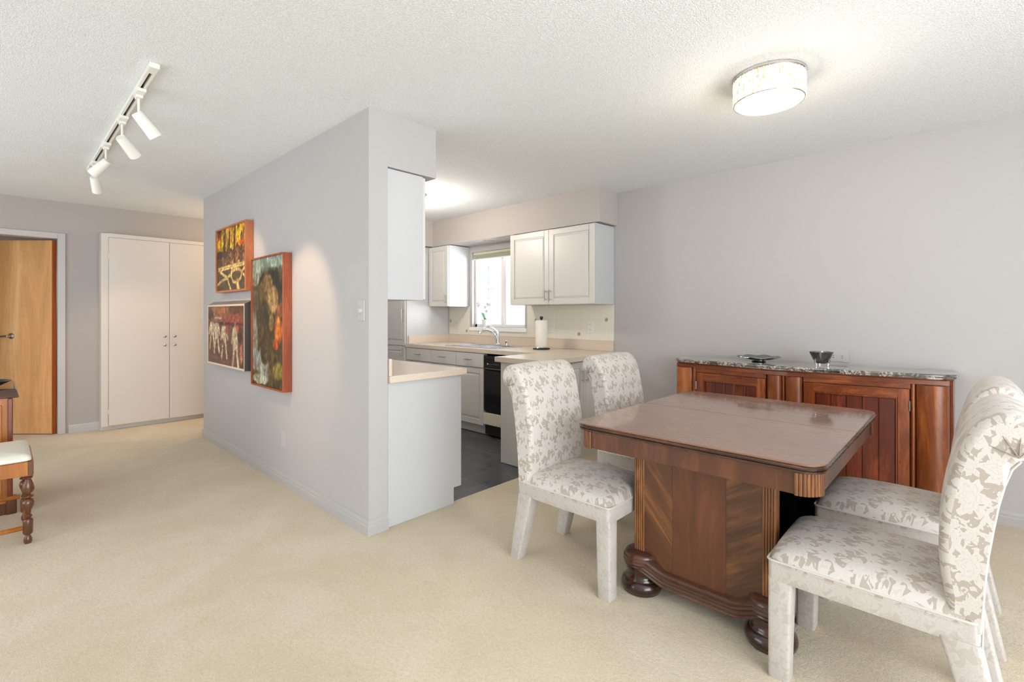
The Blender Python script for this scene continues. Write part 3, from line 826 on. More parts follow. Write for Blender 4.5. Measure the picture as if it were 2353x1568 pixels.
# ================================================================== DINING LAMP
dl = thing('ceiling_light', 'round ceiling light with a crystal-strand shade above the dining table', 'ceiling light', (-0.725, 2.62, H))
MB().lathe([(0, -0.001), (0.162, -0.001), (0.162, -0.010), (0, -0.010)], n=48).build('canopy', 'chrome', dl)
def rim(r, z, t=0.003): return MB().tube([(r*math.cos(a*PI/32), r*math.sin(a*PI/32), z) for a in range(64)], t, 6, closed=True)
rim(0.156, -0.014).build('top_ring', 'nickel', dl)
rim(0.156, -0.130).build('bottom_ring', 'nickel', dl)
shade_m = M('crystal_strands', 0.25, 0.5)
_v = shade_m.coord()
_s = shade_m.noise(shade_m.coord('Object', (1, 1, 0.12)), 90, 3, 0.6); _g = shade_m.noise(_v, 60, 3, 0.6)
_f = (_s*0.6+_g*0.4).step(0.36, 0.55)
shade_m.set('Base Color', shade_m.mix(_f, srgb(220, 190, 150), srgb(250, 244, 234)))
shade_m.set('Emission Color', shade_m.mix(_f, srgb(214, 170, 120), srgb(255, 246, 232)))
shade_m.set('Emission Strength', _f*0.40+0.16)
m = MB()
for k in range(84):
    a = 2*PI*k/84; r = 0.154+0.0025*(k % 2)
    m.lathe([(0.0055, -0.128), (0.0058, -0.09), (0.0045, -0.07), (0.006, -0.05), (0.005, -0.016)], c=(r*math.cos(a), r*math.sin(a)), n=6)
m.build('lamp_shade', shade_m.mat, dl)
MB().lathe([(0, -0.118), (0.15, -0.118), (0.15, -0.114), (0, -0.114)], n=40).build('diffuser', emit('dining_lamp_diffuser', (1, 0.95, 0.88, 1), 0.55), dl)
MB().lathe([(0, -0.135), (0.008, -0.130), (0.010, -0.118), (0, -0.117)], n=12).build('finial', emit('dining_lamp_finial', (1, 0.93, 0.8, 1), 3), dl)
point('dining_lamp', (-0.725, 2.62, H-0.21), 9, (1, 0.87, 0.72), 0.12)
# ================================================================== TRACK LIGHT
tr = thing('track_light', 'white ceiling track carrying four cylinder spotlights', 'track light', (0, 0.5, H))
m = MB().box(-5.14, -2.80, -0.018, -0.012, -0.022, -0.001).box(-5.14, -2.80, 0.012, 0.018, -0.022, -0.001).box(-5.14, -2.80, -0.012, 0.012, -0.008, -0.001)
m.box(-5.14, -2.80, -0.012, -0.006, -0.022, -0.019).box(-5.14, -2.80, 0.006, 0.012, -0.022, -0.019)
m.build('track', 'white', tr)
B(-5.14, -2.80, -0.0055, 0.0055, -0.0105, -0.0081).build('track_slot', 'rubber', tr)
B(-2.86, -2.775, -0.021, 0.021, -0.026, -0.0008).build('end_cap', 'white', tr, bevel=0.004)
B(-5.165, -5.08, -0.021, 0.021, -0.026, -0.0008).build('end_cap', 'white', tr, bevel=0.004)
lens_m = emit('spot_bulb', (1, 0.82, 0.6, 1), 6)
def spot_head(x, aim, power, size=0.62, L=0.118):
    """adapter on the track, stem, tilted cylinder shade, bulb and its light"""
    a = MB().box(x-0.055, x+0.055, -0.020, 0.020, -0.040, -0.0225).box(x-0.05, x+0.0, -0.015, 0.015, -0.055, -0.040)
    ad = a.build('spot_adapter', 'white', tr, bevel=0.003)
    xs = x-0.03
    MB().tube([(xs, 0, -0.055), (xs, 0, -0.135)], 0.006, 10).build('spot_stem', 'white', ad)
    piv = Vector((xs, 0, -0.142))
    d = (Vector(aim)-(piv+Vector((0, 0.5, H)))).normalized()
    rot = d.to_track_quat('Z', 'Y').to_matrix().to_4x4()
    T = Matrix.Translation(piv) @ rot
    sh = MB().lathe([(0.0, -0.016), (0.024, -0.016), (0.027, -0.010), (0.034, L), (0.032, L), (0.027, 0.0), (0, 0.0)], n=24).xform(T)
    so = sh.build('spot_shade', 'white', ad)
    MB().lathe([(0, L-0.035), (0.027, L-0.035), (0.027, L-0.03), (0, L-0.028)], n=20).xform(T).build('bulb', lens_m, so)
    l = bpy.data.lights.new('spot_lamp', 'SPOT'); l.energy = power; l.color = (1, 0.70, 0.44); l.spot_size = size; l.spot_blend = 0.6; l.shadow_soft_size = 0.02
    lo = bpy.data.objects.new('spot_lamp', l); COL.objects.link(lo)
    lo.location = piv+Vector((0, 0.5, H))+d*(L+0.005); lo.rotation_euler = d.to_track_quat('-Z', 'Y').to_euler()
spot_head(-3.13, (-3.30, 1.44, 1.20), 34, 0.80)
spot_head(-3.63, (-4.50, 1.44, 1.45), 30, 0.80)
spot_head(-4.27, (-5.3, -0.6, 0.9), 26, 1.0)
spot_head(-4.85, (-6.3, 0.95, 0.95), 30, 0.90)
point('hall_lamp', (-6.3, 2.5, 2.15), 22, (1, 0.76, 0.50), 0.1)
point('bedroom_point', (-8.2, -0.3, 1.6), 10, (1, 0.9, 0.78), 0.3)  # warm point light in the windowless room behind the open door

# ================================================================== PAINTINGS
def canvas(name, parent, w, h, paint, nx=110):
    ny = int(nx*h/w)
    img = paint(nx+1, ny+1)                                   # (ny+1, nx+1, 3) sRGB 0..255, row 0 at the bottom
    xs = np.linspace(0, w, nx+1); zs = np.linspace(0, h, ny+1)
    v = [(x, 0, z) for z in zs for x in xs]
    f = [(j*(nx+1)+i, j*(nx+1)+i+1, (j+1)*(nx+1)+i+1, (j+1)*(nx+1)+i) for j in range(ny) for i in range(nx)]
    me = bpy.data.meshes.new(name); me.from_pydata(v, [], f)
    at = me.color_attributes.new('paint', 'FLOAT_COLOR', 'POINT')
    c = np.clip(img.reshape(-1, 3)/255, 0, 1); lin = np.where(c <= 0.04045, c/12.92, ((c+0.055)/1.055)**2.4)
    at.data.foreach_set('color', np.concatenate([lin, np.ones((len(lin), 1))], 1).astype(np.float32).ravel())
    me.materials.append(MAT['paint'])
    o = bpy.data.objects.new(name, me); COL.objects.link(o); o.parent = parent
    return o
rng = np.random.default_rng(3)
def fbm(nx, ny, f, seed=0, ax=1.0, ay=1.0):
    r = np.random.default_rng(seed); out = np.zeros((ny, nx)); amp = 1; tot = 0
    for o in range(4):
        gx = max(2, int(f*ax*2**o)+2); gy = max(2, int(f*ay*2**o)+2)
        g = r.random((gy, gx)); X = np.linspace(0, gx-1.001, nx); Y = np.linspace(0, gy-1.001, ny)
        xi = X.astype(int); yi = Y.astype(int); fx = X-xi; fy = (Y-yi)[:, None]; fx = fx*fx*(3-2*fx); fy = fy*fy*(3-2*fy)
        a = g[yi][:, xi]; b = g[yi][:, xi+1]; c = g[yi+1][:, xi]; d = g[yi+1][:, xi+1]
        out += amp*((a*(1-fx)+b*fx)*(1-fy)+(c*(1-fx)+d*fx)*fy); tot += amp; amp *= 0.5
    return out/tot
class Canvas:
    def __init__(s, nx, ny, base):
        s.nx, s.ny = nx, ny; s.img = np.ones((ny, nx, 3))*np.array(base, float)
        s.U, s.V = np.meshgrid(np.linspace(0, 1, nx), np.linspace(0, 1, ny))
    def blend(s, mask, col):
        m = np.clip(mask, 0, 1)[..., None]; s.img = s.img*(1-m)+np.array(col, float)*m
    def grain(s, amp, f, seed, ax=1, ay=1):
        s.img = s.img*(1+amp*(fbm(s.nx, s.ny, f, seed, ax, ay)-0.5)[..., None]*2)
    def ell(s, cx, cy, rx, ry, col, a=1.0, soft=0.25, rot=0, wob=0.12, seed=1):
        du = s.U-cx; dv = s.V-cy; c, q = math.cos(rot), math.sin(rot)
        d = np.sqrt(((du*c+dv*q)/rx)**2+((-du*q+dv*c)/ry)**2)+wob*(fbm(s.nx, s.ny, 9, seed)-0.5)*4
        s.blend(a*np.clip((1-d)/soft, 0, 1), col)
    def line(s, pts, w, col, a=1.0):
        asp = s.ny/s.nx
        for (x0, y0), (x1, y1) in zip(pts[:-1], pts[1:]):
            dx, dy = x1-x0, (y1-y0)*asp; L = dx*dx+dy*dy
            t = np.clip(((s.U-x0)*dx+(s.V-y0)*asp*dy)/L, 0, 1)
            d = np.sqrt((s.U-x0-t*dx)**2+((s.V-y0)*asp-t*dy)**2)
            s.blend(a*np.clip((w-d)/(w*0.5), 0, 1), col)

def paint_city(nx, ny):
    c = Canvas(nx, ny, (92, 66, 34))
    sky = fbm(nx, ny, 7, 5, 1.6, 0.35)
    c.blend((c.V > 0.58)*np.clip((sky-0.28)*6, 0, 1)*np.clip((c.V-0.58)*8, 0, 1), (222, 158, 22))
    c.blend((c.V > 0.62)*np.clip((fbm(nx, ny, 9, 8, 2, 0.5)-0.58)*9, 0, 1), (250, 196, 40))
    c.blend((c.V > 0.66)*np.clip((fbm(nx, ny, 6, 18, 2, 0.5)-0.6)*8, 0, 1)*(c.U < 0.6), (112, 52, 18))
    for x, y0, y1, w in ((0.27, 0.6, 0.88, 0.035), (0.45, 0.6, 0.93, 0.03), (0.62, 0.6, 0.9, 0.032), (0.86, 0.6, 0.84, 0.04)):
        c.line([(x, y0), (x, y1)], w, (72, 50, 34)); c.line([(x, y1), (x, y1+0.05)], 0.01, (60, 42, 30)); c.ell(x, y1-0.05, w*1.2, 0.03, (104, 78, 48))
    c.ell(0.86, 0.72, 0.09, 0.045, (176, 66, 30))
    c.blend((np.abs(c.V-0.53) < 0.11)*0.85, (84, 60, 40)); c.ell(0.1, 0.6, 0.16, 0.08, (54, 48, 40))
    for k, (x, y) in enumerate(((0.2, 0.5), (0.36, 0.5), (0.5, 0.56), (0.66, 0.52), (0.8, 0.55), (0.93, 0.5), (0.58, 0.45), (0.42, 0.6), (0.72, 0.62))):
        c.line([(x, y-0.09), (x, y+0.05)], 0.055, ((142, 96, 54), (112, 76, 46), (160, 108, 64))[k % 3], 0.85)
        c.line([(x-0.05, y+0.04), (x, y+0.085), (x+0.05, y+0.04)], 0.02, (86, 52, 34))
        c.line([(x-0.02, y-0.09), (x-0.02, y-0.05)], 0.014, (50, 34, 28)); c.ell(x+0.025, y, 0.01, 0.012, (60, 44, 32))
    for x in (0.08, 0.3, 0.55, 0.75, 0.9): c.ell(x, 0.43, 0.05, 0.03, ((104, 92, 58), (176, 140, 86))[int(x*10) % 2], 0.8, seed=int(x*90))
    c.blend((c.V < 0.385)*1.0, (82, 66, 44)); c.ell(0.72, 0.22, 0.15, 0.08, (84, 70, 34)); c.ell(0.3, 0.2, 0.1, 0.06, (84, 58, 50))
    R = (204, 170, 106)
    c.line([(0.04, 0.37), (0.4, 0.385), (1, 0.40)], 0.018, R); c.line([(0.04, 0.335), (0.5, 0.35), (1, 0.37)], 0.014, R)
    c.line([(0.12, 0.31), (0.25, 0.25), (0.38, 0.20), (0.50, 0.26), (0.56, 0.35)], 0.024, R)
    c.line([(0.03, 0.11), (0.2, 0.17), (0.38, 0.20), (0.43, 0.1), (0.5, 0.0)], 0.022, R)
    c.line([(0.50, 0.22), (0.58, 0.13), (0.72, 0.1), (0.84, 0.18), (0.86, 0.27), (0.78, 0.31), (0.66, 0.32), (0.54, 0.29), (0.5, 0.22)], 0.022, R)
    c.line([(0.72, 0.1), (0.76, 0.0)], 0.06, R); c.line([(0.86, 0.26), (1.0, 0.36)], 0.022, R); c.line([(0.86, 0.26), (1.0, 0.16)], 0.02, R)
    c.grain(0.45, 22, 4); c.grain(0.3, 50, 5)
    return c.img
def paint_procession(nx, ny):
    c = Canvas(nx, ny, (100, 66, 50))
    c.blend(c.V > 0.72, (118, 78, 54)); c.ell(0.35, 0.92, 0.25, 0.12, (160, 98, 60)); c.ell(0.8, 0.95, 0.2, 0.1, (90, 54, 40))
    c.ell(0.75, 0.78, 0.42, 0.1, (142, 68, 52)); c.blend((np.abs(c.V-0.70) < 0.02)*0.7, (74, 34, 28))
    c.ell(0.3, 0.8, 0.12, 0.025, (178, 160, 140)); c.ell(0.08, 0.85, 0.1, 0.1, (70, 44, 32))
    W_ = (186, 168, 136)
    for x, y, s in ((0.12, 0.60, 0.9), (0.26, 0.57, 1.0), (0.48, 0.52, 1.05), (0.78, 0.47, 1.25)):
        c.ell(x, y, 0.075*s, 0.17*s, W_, seed=int(x*50), wob=0.06); c.ell(x+0.012, y-0.02, 0.03*s, 0.13*s, (168, 146, 116), 0.7); c.ell(x, y+0.19*s, 0.028, 0.04, (140, 92, 66))
        c.line([(x-0.03, y-0.1*s), (x-0.07, y-0.38*s)], 0.026*s, (176, 156, 124)); c.line([(x+0.03, y-0.1*s), (x+0.075, y-0.36*s)], 0.026*s, (196, 178, 148))
        c.line([(x-0.05, y+0.12*s), (x-0.09, y-0.08)], 0.018, W_); c.line([(x+0.05, y+0.12*s), (x+0.10, y-0.06)], 0.018, W_)
    c.ell(0.55, 0.60, 0.04, 0.09, (146, 66, 50)); c.ell(0.89, 0.52, 0.07, 0.15, (62, 42, 40)); c.ell(0.93, 0.22, 0.035, 0.18, (180, 110, 84)); c.ell(0.44, 0.38, 0.03, 0.06, (150, 80, 60)); c.ell(0.84, 0.62, 0.03, 0.08, (176, 86, 50))
    c.grain(0.35, 20, 14); c.grain(0.3, 46, 15)
    return c.img
def paint_tree(nx, ny):
    c = Canvas(nx, ny, (74, 60, 36))
    c.blend(np.clip((c.V-0.86)*12, 0, 1), (124, 138, 120)); c.ell(0.1, 0.88, 0.25, 0.1, (138, 152, 136)); c.ell(0.8, 0.97, 0.4, 0.06, (158, 168, 150))
    c.ell(0.6, 0.74, 0.46, 0.19, (46, 40, 26), wob=0.1); c.ell(0.55, 0.80, 0.40, 0.11, (40, 36, 24))
    c.blend((c.V < 0.75)*np.clip((0.22-c.U)*8, 0, 1)*0.8, (90, 78, 56)); c.ell(0.06, 0.35, 0.13, 0.25, (140, 132, 114)); c.ell(0.1, 0.2, 0.2, 0.1, (150, 150, 140))
    c.ell(0.42, 0.72, 0.24, 0.14, (112, 84, 42)); c.ell(0.50, 0.80, 0.18, 0.08, (142, 106, 58)); c.ell(0.66, 0.67, 0.19, 0.12, (158, 120, 68)); c.ell(0.64, 0.66, 0.13, 0.10, (178, 140, 86))
    c.ell(0.38, 0.52, 0.26, 0.17, (70, 56, 32)); c.ell(0.42, 0.36, 0.22, 0.12, (78, 60, 34)); c.ell(0.62, 0.50, 0.08, 0.08, (134, 102, 56))
    c.ell(0.83, 0.45, 0.14, 0.13, (176, 84, 30), wob=0.2); c.ell(0.83, 0.45, 0.08, 0.10, (222, 120, 36)); c.ell(0.9, 0.59, 0.14, 0.06, (128, 80, 48)); c.ell(0.76, 0.33, 0.09, 0.05, (176, 74, 26))
    c.ell(0.28, 0.16, 0.18, 0.13, (150, 148, 134)); c.ell(0.46, 0.13, 0.09, 0.10, (132, 132, 122)); c.ell(0.25, 0.045, 0.28, 0.045, (186, 186, 158)); c.ell(0.82, 0.13, 0.18, 0.07, (122, 108, 46)); c.ell(0.62, 0.07, 0.10, 0.08, (92, 74, 38))
    c.ell(0.4, 0.24, 0.14, 0.09, (72, 58, 36))
    c.blend((c.V < 0.9)*np.clip((fbm(nx, ny, 8, 31, 1, 2)-0.55)*5, 0, 1)*0.6, (104, 84, 50)); c.grain(0.35, 14, 24, 1.5, 1); c.grain(0.35, 40, 25)
    return c.img

YF = 1.385
def picture(name, label, x0, x1, z0, z1, paint, frame, depth, lip=0.014, style='box'):
    t = thing(name, label, 'painting', (x0, PY0-0.002, z0))
    w, h = x1-x0, z1-z0
    if style == 'box':
        m = MB().box(0, lip, -depth, 0, 0, h).box(w-lip, w, -depth, 0, 0, h).box(lip, w-lip, -depth, 0, 0, lip).box(lip, w-lip, -depth, 0, h-lip, h)
        m.build('frame', frame, t, bevel=0.002)
        c = canvas('canvas', t, w-2*lip, h-2*lip, paint); c.location = (lip, -depth+0.012, lip)
        B(lip, w-lip, -depth+0.014, -0.004, lip, h-lip).build('backing', 'frame_dark', t)
    else:                                                     # frame whose sides flare back to the wall
        f = 0.032; o = MB()
        A = [(0, -depth, 0), (w, -depth, 0), (w, -depth, h), (0, -depth, h)]
        Bk = [(-f, 0, -0.004), (w+f*0.4, 0, -0.004), (w+f*0.4, 0, h+f), (-f, 0, h+f)]
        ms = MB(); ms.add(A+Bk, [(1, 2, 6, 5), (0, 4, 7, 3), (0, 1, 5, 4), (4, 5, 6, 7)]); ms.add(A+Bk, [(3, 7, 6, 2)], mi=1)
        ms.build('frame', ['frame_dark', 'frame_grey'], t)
        l = 0.016
        m = MB().box(0, l, -depth-0.004, -depth+0.001, 0, h).box(w-l*0.3, w, -depth-0.004, -depth+0.001, 0, h).box(l, w-l*0.3, -depth-0.004, -depth+0.001, 0, l).box(l, w-l*0.3, -depth-0.004, -depth+0.001, h-l, h)
        m.build('frame_lip', 'frame_lip', t)
        c = canvas('canvas', t, w-1.3*l, h-2*l, paint); c.location = (l, -depth-0.001, l)
    return t
picture('framed_painting', 'painting of a dark town under a yellow sky in a teak frame', -5.095, -4.30, 1.455, 2.035, paint_city, 'frame_teak', 0.062, 0.016)
picture('framed_painting', 'tall painting of a dark tree with an orange patch, narrow mahogany frame', -4.175, -3.535, 0.70, 1.70, paint_tree, 'frame_mahog', 0.062, 0.012)
picture('framed_painting', 'painting of white-clad figures on reddish ground in a sloping dark frame', -5.345, -4.33, 0.79, 1.345, paint_procession, None, 0.058, style='flare')

# ================================================================== DINING TABLE
TX0, TX1, TY0, TY1, TZ = -1.362, -0.348, 1.858, 3.165, 0.752
TS = 2.535
tcx, tcy = (TX0+TX1)/2, (TY0+TY1)/2
tb_ = thing('dining_table', 'antique walnut dining table with fluted corners and bun feet', 'table', (tcx, tcy, 0))
def rrect(x0, x1, y0, y1, r, corners=(1,1,1,1), n=8):
    """CCW outline; corners = (x0y0, x1y0, x1y1, x0y1) rounded or not"""
    out = []
    for (cx_, cy_, a0, on) in ((x0, y0, PI, corners[0]), (x1, y0, 1.5*PI, corners[1]), (x1, y1, 0, corners[2]), (x0, y1, 0.5*PI, corners[3])):
        if on:
            ox = cx_+r if cx_ == x0 else cx_-r; oy = cy_+r if cy_ == y0 else cy_-r
            out += [(ox+r*math.cos(a0+PI/2*k/n), oy+r*math.sin(a0+PI/2*k/n)) for k in range(n+1)]
        else: out.append((cx_, cy_))
    return out
hx, hy, ts = (TX1-TX0)/2, (TY1-TY0)/2, TS-tcy
edge = [(0.012, TZ-0.034), (0.004, TZ-0.031), (0.003, TZ-0.024), (0.009, TZ-0.022), (0.009, TZ-0.020), (0.001, TZ-0.017), (0.0, TZ-0.011), (0.006, TZ-0.008), (0.006, TZ-0.006)]
def leaf_top(y0, y1, cs):
    m = MB().outline(rrect(-hx, hx, y0, y1, 0.075, cs), edge)
    o = m.build('tabletop', 'walnut_edge', tb_)
    o['label'] = 'walnut leaf with a dark reeded edge'
    m = MB().outline(rrect(-hx+0.005, hx-0.005, y0+(0.005 if cs[0] else 0), y1-(0.005 if cs[2] else 0), 0.070, cs), [(0, TZ-0.0058), (0.0, TZ-0.002), (0.002, TZ)])
    m.build('top_surface', 'walnut_top', o)
leaf_top(-hy, ts-0.002, (1,1,0,0)); leaf_top(ts+0.002, hy, (0,0,1,1))
def apron(y0, y1, cs):
    MB().outline(rrect(-hx+0.022, hx-0.022, y0, y1, 0.070, cs), [(0, TZ-0.112), (0, TZ-0.0345)]).build('apron', 'walnut', tb_)
apron(-hy+0.022, ts-0.001, (1,1,0,0)); apron(ts+0.001, hy-0.022, (0,0,1,1))
for sx in (-1, 1):
    for sy in (-1, 1):
        m = MB(); cx_, cy_ = sx*(hx-0.022-0.070), sy*(hy-0.022-0.070)
        a0 = math.atan2(sy, sx)
        for k in range(9):
            a = a0+(k-4)*PI/2/9.2
            m.lathe([(0.0072, TZ-0.114), (0.0072, TZ-0.036)], c=(cx_+0.0725*math.cos(a), cy_+0.0725*math.sin(a)), n=12)
        m.build('fluted_corner', 'reed', tb_)
# pedestal
PXa, PXb, PYa, PYb = -1.122-tcx, -0.526-tcx, 2.0-tcy, 3.03-tcy
zt = TZ-0.113
pxm = (PXa+PXb)/2
MB().box(PXa+0.03, PXb-0.03, PYa+0.025, PYa+0.05, 0.13, zt).build('pedestal', 'walnut_edge', tb_)
MB().box(PXa+0.03, PXb-0.03, PYb-0.05, PYb-0.025, 0.13, zt).build('pedestal', 'walnut_edge', tb_)
B(PXa+0.045, PXb-0.045, PYa+0.051, PYb-0.051, 0.12, zt-0.001).build('pedestal_shade_core', 'dark', tb_)  # recessed pedestal middle, coloured black for the shade under the tabletop
for face, y, s in (('front', PYa, -1), ('back', PYb, 1)):
    ya_, yb_ = (y+0.006, y+0.024) if s < 0 else (y-0.024, y-0.006)
    for a, b, mt in ((PXa+0.05, PXa+0.185, 'veneerA'), (PXa+0.186, PXb-0.186, 'veneerB'), (PXb-0.185, PXb-0.05, 'veneerC')):
        B(a, b, ya_, yb_, 0.12, zt-0.001).build('veneer_panel', mt, tb_)
for sx, x in ((-1, PXa+0.027), (1, PXb-0.027)):
    for sy, y in ((-1, PYa+0.027), (1, PYb-0.027)):
        m = MB().box(x-0.020, x+0.020, y-0.020, y+0.020, 0.16, zt-0.001)
        for k in range(5):
            q = -0.020+k*0.010
            m.lathe([(0.0052, 0.165), (0.0052, zt-0.003)], c=(x+q, y+sy*0.020), n=10)
            m.lathe([(0.0052, 0.165), (0.0052, zt-0.003)], c=(x+sx*0.020, y+q), n=10)
        m.build('reeded_post', 'reed', tb_)
        fy = y+sy*0.0
        ft = MB().lathe([(0.0, 0.0), (0.074, 0.0), (0.083, 0.004), (0.085, 0.012), (0.090, 0.016), (0.093, 0.030), (0.089, 0.047), (0.078, 0.058), (0.075, 0.059), (0.075, 0.064), (0.070, 0.070), (0.066, 0.080), (0.067, 0.094), (0.070, 0.104), (0.070, 0.112), (0, 0.112)], c=(x, fy), n=40)
        ft.build('bun_foot', 'bun', tb_)
        rg = MB().lathe([(0.0, 0.113), (0.066, 0.113), (0.075, 0.118), (0.079, 0.125), (0.077, 0.130), (0.081, 0.134), (0.083, 0.141), (0.080, 0.146), (0.081, 0.150), (0.081, 0.157), (0.076, 0.162), (0.076, 0.167), (0.070, 0.176), (0.055, 0.184), (0.0, 0.186)], c=(x, fy), n=40)
        rg.build('foot_collar', 'walnut_rail', tb_)
# serpentine reeded base rails
def rail(p0, p1, out, name='base_rail'):
    rings = []; N = 36
    prof = [(0.0, -0.038), (0.020, -0.038), (0.030, -0.033), (0.033, -0.026), (0.029, -0.021), (0.035, -0.015), (0.036, -0.007), (0.031, -0.002), (0.035, 0.004), (0.034, 0.012), (0.028, 0.016), (0.029, 0.023), (0.020, 0.033), (0.0, 0.038)]
    for i in range(N+1):
        t = i/N; x = p0[0]+(p1[0]-p0[0])*t; y = p0[1]+(p1[1]-p0[1])*t
        e = min(t, 1-t)/0.26; e = min(1, e); e = e*e*(3-2*e)
        zc = 0.147-0.052*e
        bulge = 0.026*(1-e)
        rings.append([(x+out[0]*(d+bulge), y+out[1]*(d+bulge), zc+z) for d, z in prof])
    return MB().loft(rings, True).build(name, 'walnut_rail', tb_)
rail((PXa+0.03, PYa+0.012), (PXb-0.03, PYa+0.012), (0, -1))
rail((PXb-0.03, PYb-0.012), (PXa+0.03, PYb-0.012), (0, 1))

# ================================================================== DAMASK CHAIRS
def build_chair():
    t = empty('dining_chair')
    hw = 0.226
    # crowned seat cushion
    m = MB(); nx, ny = 26, 22; V_ = []; U_ = []
    x0, x1 = -0.235, 0.272
    for j in range(ny+1):
        for i in range(nx+1):
            u = -1+2*i/nx; v = -1+2*j/ny
            us = math.copysign(abs(u)**0.75, u); vs = math.copysign(abs(v)**0.75, v)
            # rounded plan corners at the front
            k = max(0, us-0.0)
            X = (x0+x1)/2+us*(x1-x0)/2; Y = vs*(hw+0.004)*(1-0.035*max(0, us)**6)
            X -= 0.022*abs(vs)**8*max(0, us)
            d = (1-abs(us)**7)*(1-abs(vs)**7) if us > 0 else (1-abs(vs)**7)
            crown = (1-0.55*us*us)*(1-0.6*vs*vs)
            z = 0.412+0.032*max(0, d)**0.4+0.034*crown*max(0, d)**0.5
            V_.append((X, Y, z)); U_.append((Y, X+z*0.2))
    F_ = [(j*(nx+1)+i, j*(nx+1)+i+1, (j+1)*(nx+1)+i+1, (j+1)*(nx+1)+i) for j in range(ny) for i in range(nx)]
    m.add(V_, F_, True, U_)
    per = [i for i in range(nx+1)]+[j*(nx+1)+nx for j in range(1, ny+1)]+[ny*(nx+1)+i for i in range(nx-1, -1, -1)]+[j*(nx+1) for j in range(ny-1, 0, -1)]
    ring = [V_[i] for i in per]
    m.add([(x, y, 0.4125) for x, y, z in ring]+[(x*0.99, y*0.99, 0.400) for x, y, z in ring], [(i, (i+1) % len(ring), len(ring)+(i+1) % len(ring), len(ring)+i) for i in range(len(ring))], True)
    m.build('seat', 'damask', t, uv=True)
    # upholstered seat frame with soft corners
    m = MB().outline(rrect(-0.268, 0.268, -hw, hw, 0.018), [(0.012, 0.338), (0.003, 0.341), (0.0, 0.350), (0.0, 0.405), (0.006, 0.411)])
    m.build('seat_frame', 'damask_soft', t, uv=True)
    # welt round the seat
    rr = rrect(-0.262, 0.269, -hw-0.003, hw+0.003, 0.02)
    MB().tube([(x, y, 0.411) for x, y in rr], 0.0042, 8, closed=True).build('piping', 'welt', t)
    # legs
    def leg(top, bot, wt, wb, name='leg'):
        rings = []
        for k in range(5):
            s = k/4; cx_ = bot[0]+(top[0]-bot[0])*s; cy_ = bot[1]+(top[1]-bot[1])*s; z = 0.352*s
            w = wb+(wt-wb)*s; h = w/2; r = 0.010
            pts = rrect(cx_-h, cx_+h, cy_-h*0.92, cy_+h*0.92, r, n=3)
            if k == 0: rings.append([(cx_+(x-cx_)*0.93, cy_+(y-cy_)*0.93, 0.0) for x, y in pts]); z = 0.006
            rings.append([(x, y, z) for x, y in pts])
        MB().loft(rings, True).build(name, 'damask_soft', t, uv=True)
    for s in (-1, 1):
        leg((0.231, s*(hw-0.037)), (0.236, s*(hw-0.036)), 0.074, 0.066)
        leg((-0.222, s*(hw-0.037)), (-0.302, s*(hw-0.034)), 0.088, 0.062)
    # rolled back: closed profile in XZ, lofted across the width
    prof = [(-0.205, 0.385), (-0.192, 0.46), (-0.183, 0.52), (-0.178, 0.58), (-0.179, 0.64), (-0.184, 0.70), (-0.193, 0.76), (-0.205, 0.82), (-0.218, 0.87), (-0.233, 0.915), (-0.25, 0.95), (-0.272, 0.978),
            (-0.300, 0.994), (-0.330, 0.996), (-0.358, 0.984), (-0.378, 0.960), (-0.385, 0.930), (-0.378, 0.902), (-0.362, 0.884), (-0.342, 0.872),
            (-0.326, 0.848), (-0.312, 0.80), (-0.300, 0.74), (-0.290, 0.67), (-0.281, 0.60), (-0.275, 0.53), (-0.271, 0.46), (-0.270, 0.385)]
    arc = [0]
    for a, b in zip(prof[:-1], prof[1:]): arc.append(arc[-1]+math.hypot(b[0]-a[0], b[1]-a[1]))
    n = len(prof); P2 = [Vector(p) for p in prof]; nr = []
    for i in range(n):
        a = (P2[i]-P2[max(i-1, 0)]); b = (P2[min(i+1, n-1)]-P2[i]); d = (a+b).normalized()
        nr.append(Vector((-d.y, d.x)) if True else None)
    # inward normal: profile runs up the front (+x side) and down the rear
    rings = []; uvs = []
    _q = [(1-0.095*(1-math.sin(a*PI/12)), 0.022*(1-math.cos(a*PI/12))) for a in range(0, 7)]
    st = [(-t, q) for t, q in reversed(_q)]+[(-0.5, -0.003), (-0.2, -0.005), (0.2, -0.005), (0.5, -0.003)]+_q
    for tt, ins in st:
        ring = []
        for i, (px, pz) in enumerate(prof):
            wgt = 0.3 if i in (0, n-1) else (0.12 if i > 20 else 1.0)
            flare = 0.010*max(0, min(1, (pz-0.82)/0.12))
            y = tt*(hw-0.002+flare)
            q = P2[i]+nr[i]*ins*wgt
            ring.append((q.x, y, q.y)); uvs.append((y, arc[i]))
        rings.append(ring)
    m = MB(); m.loft(rings, True, False, True, uvs)
    m.add(rings[0], [tuple(range(n))]); m.add(rings[-1], [tuple(range(n))])
    bk = m.build('backrest', 'damask', t, uv=True)
    # gathered pleats at the roll ends: darker lines paint their crease shade
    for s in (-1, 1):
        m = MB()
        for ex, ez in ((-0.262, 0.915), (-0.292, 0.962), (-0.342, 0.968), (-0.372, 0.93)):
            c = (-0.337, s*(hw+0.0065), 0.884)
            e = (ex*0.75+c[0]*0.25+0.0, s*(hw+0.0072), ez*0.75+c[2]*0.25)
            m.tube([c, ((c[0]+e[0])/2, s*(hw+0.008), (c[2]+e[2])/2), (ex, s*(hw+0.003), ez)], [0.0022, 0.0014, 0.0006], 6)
        m.build('pleat_crease_shade', plain('pleat_shadow', srgb(150, 138, 126), 0.6, var=0.1), bk)
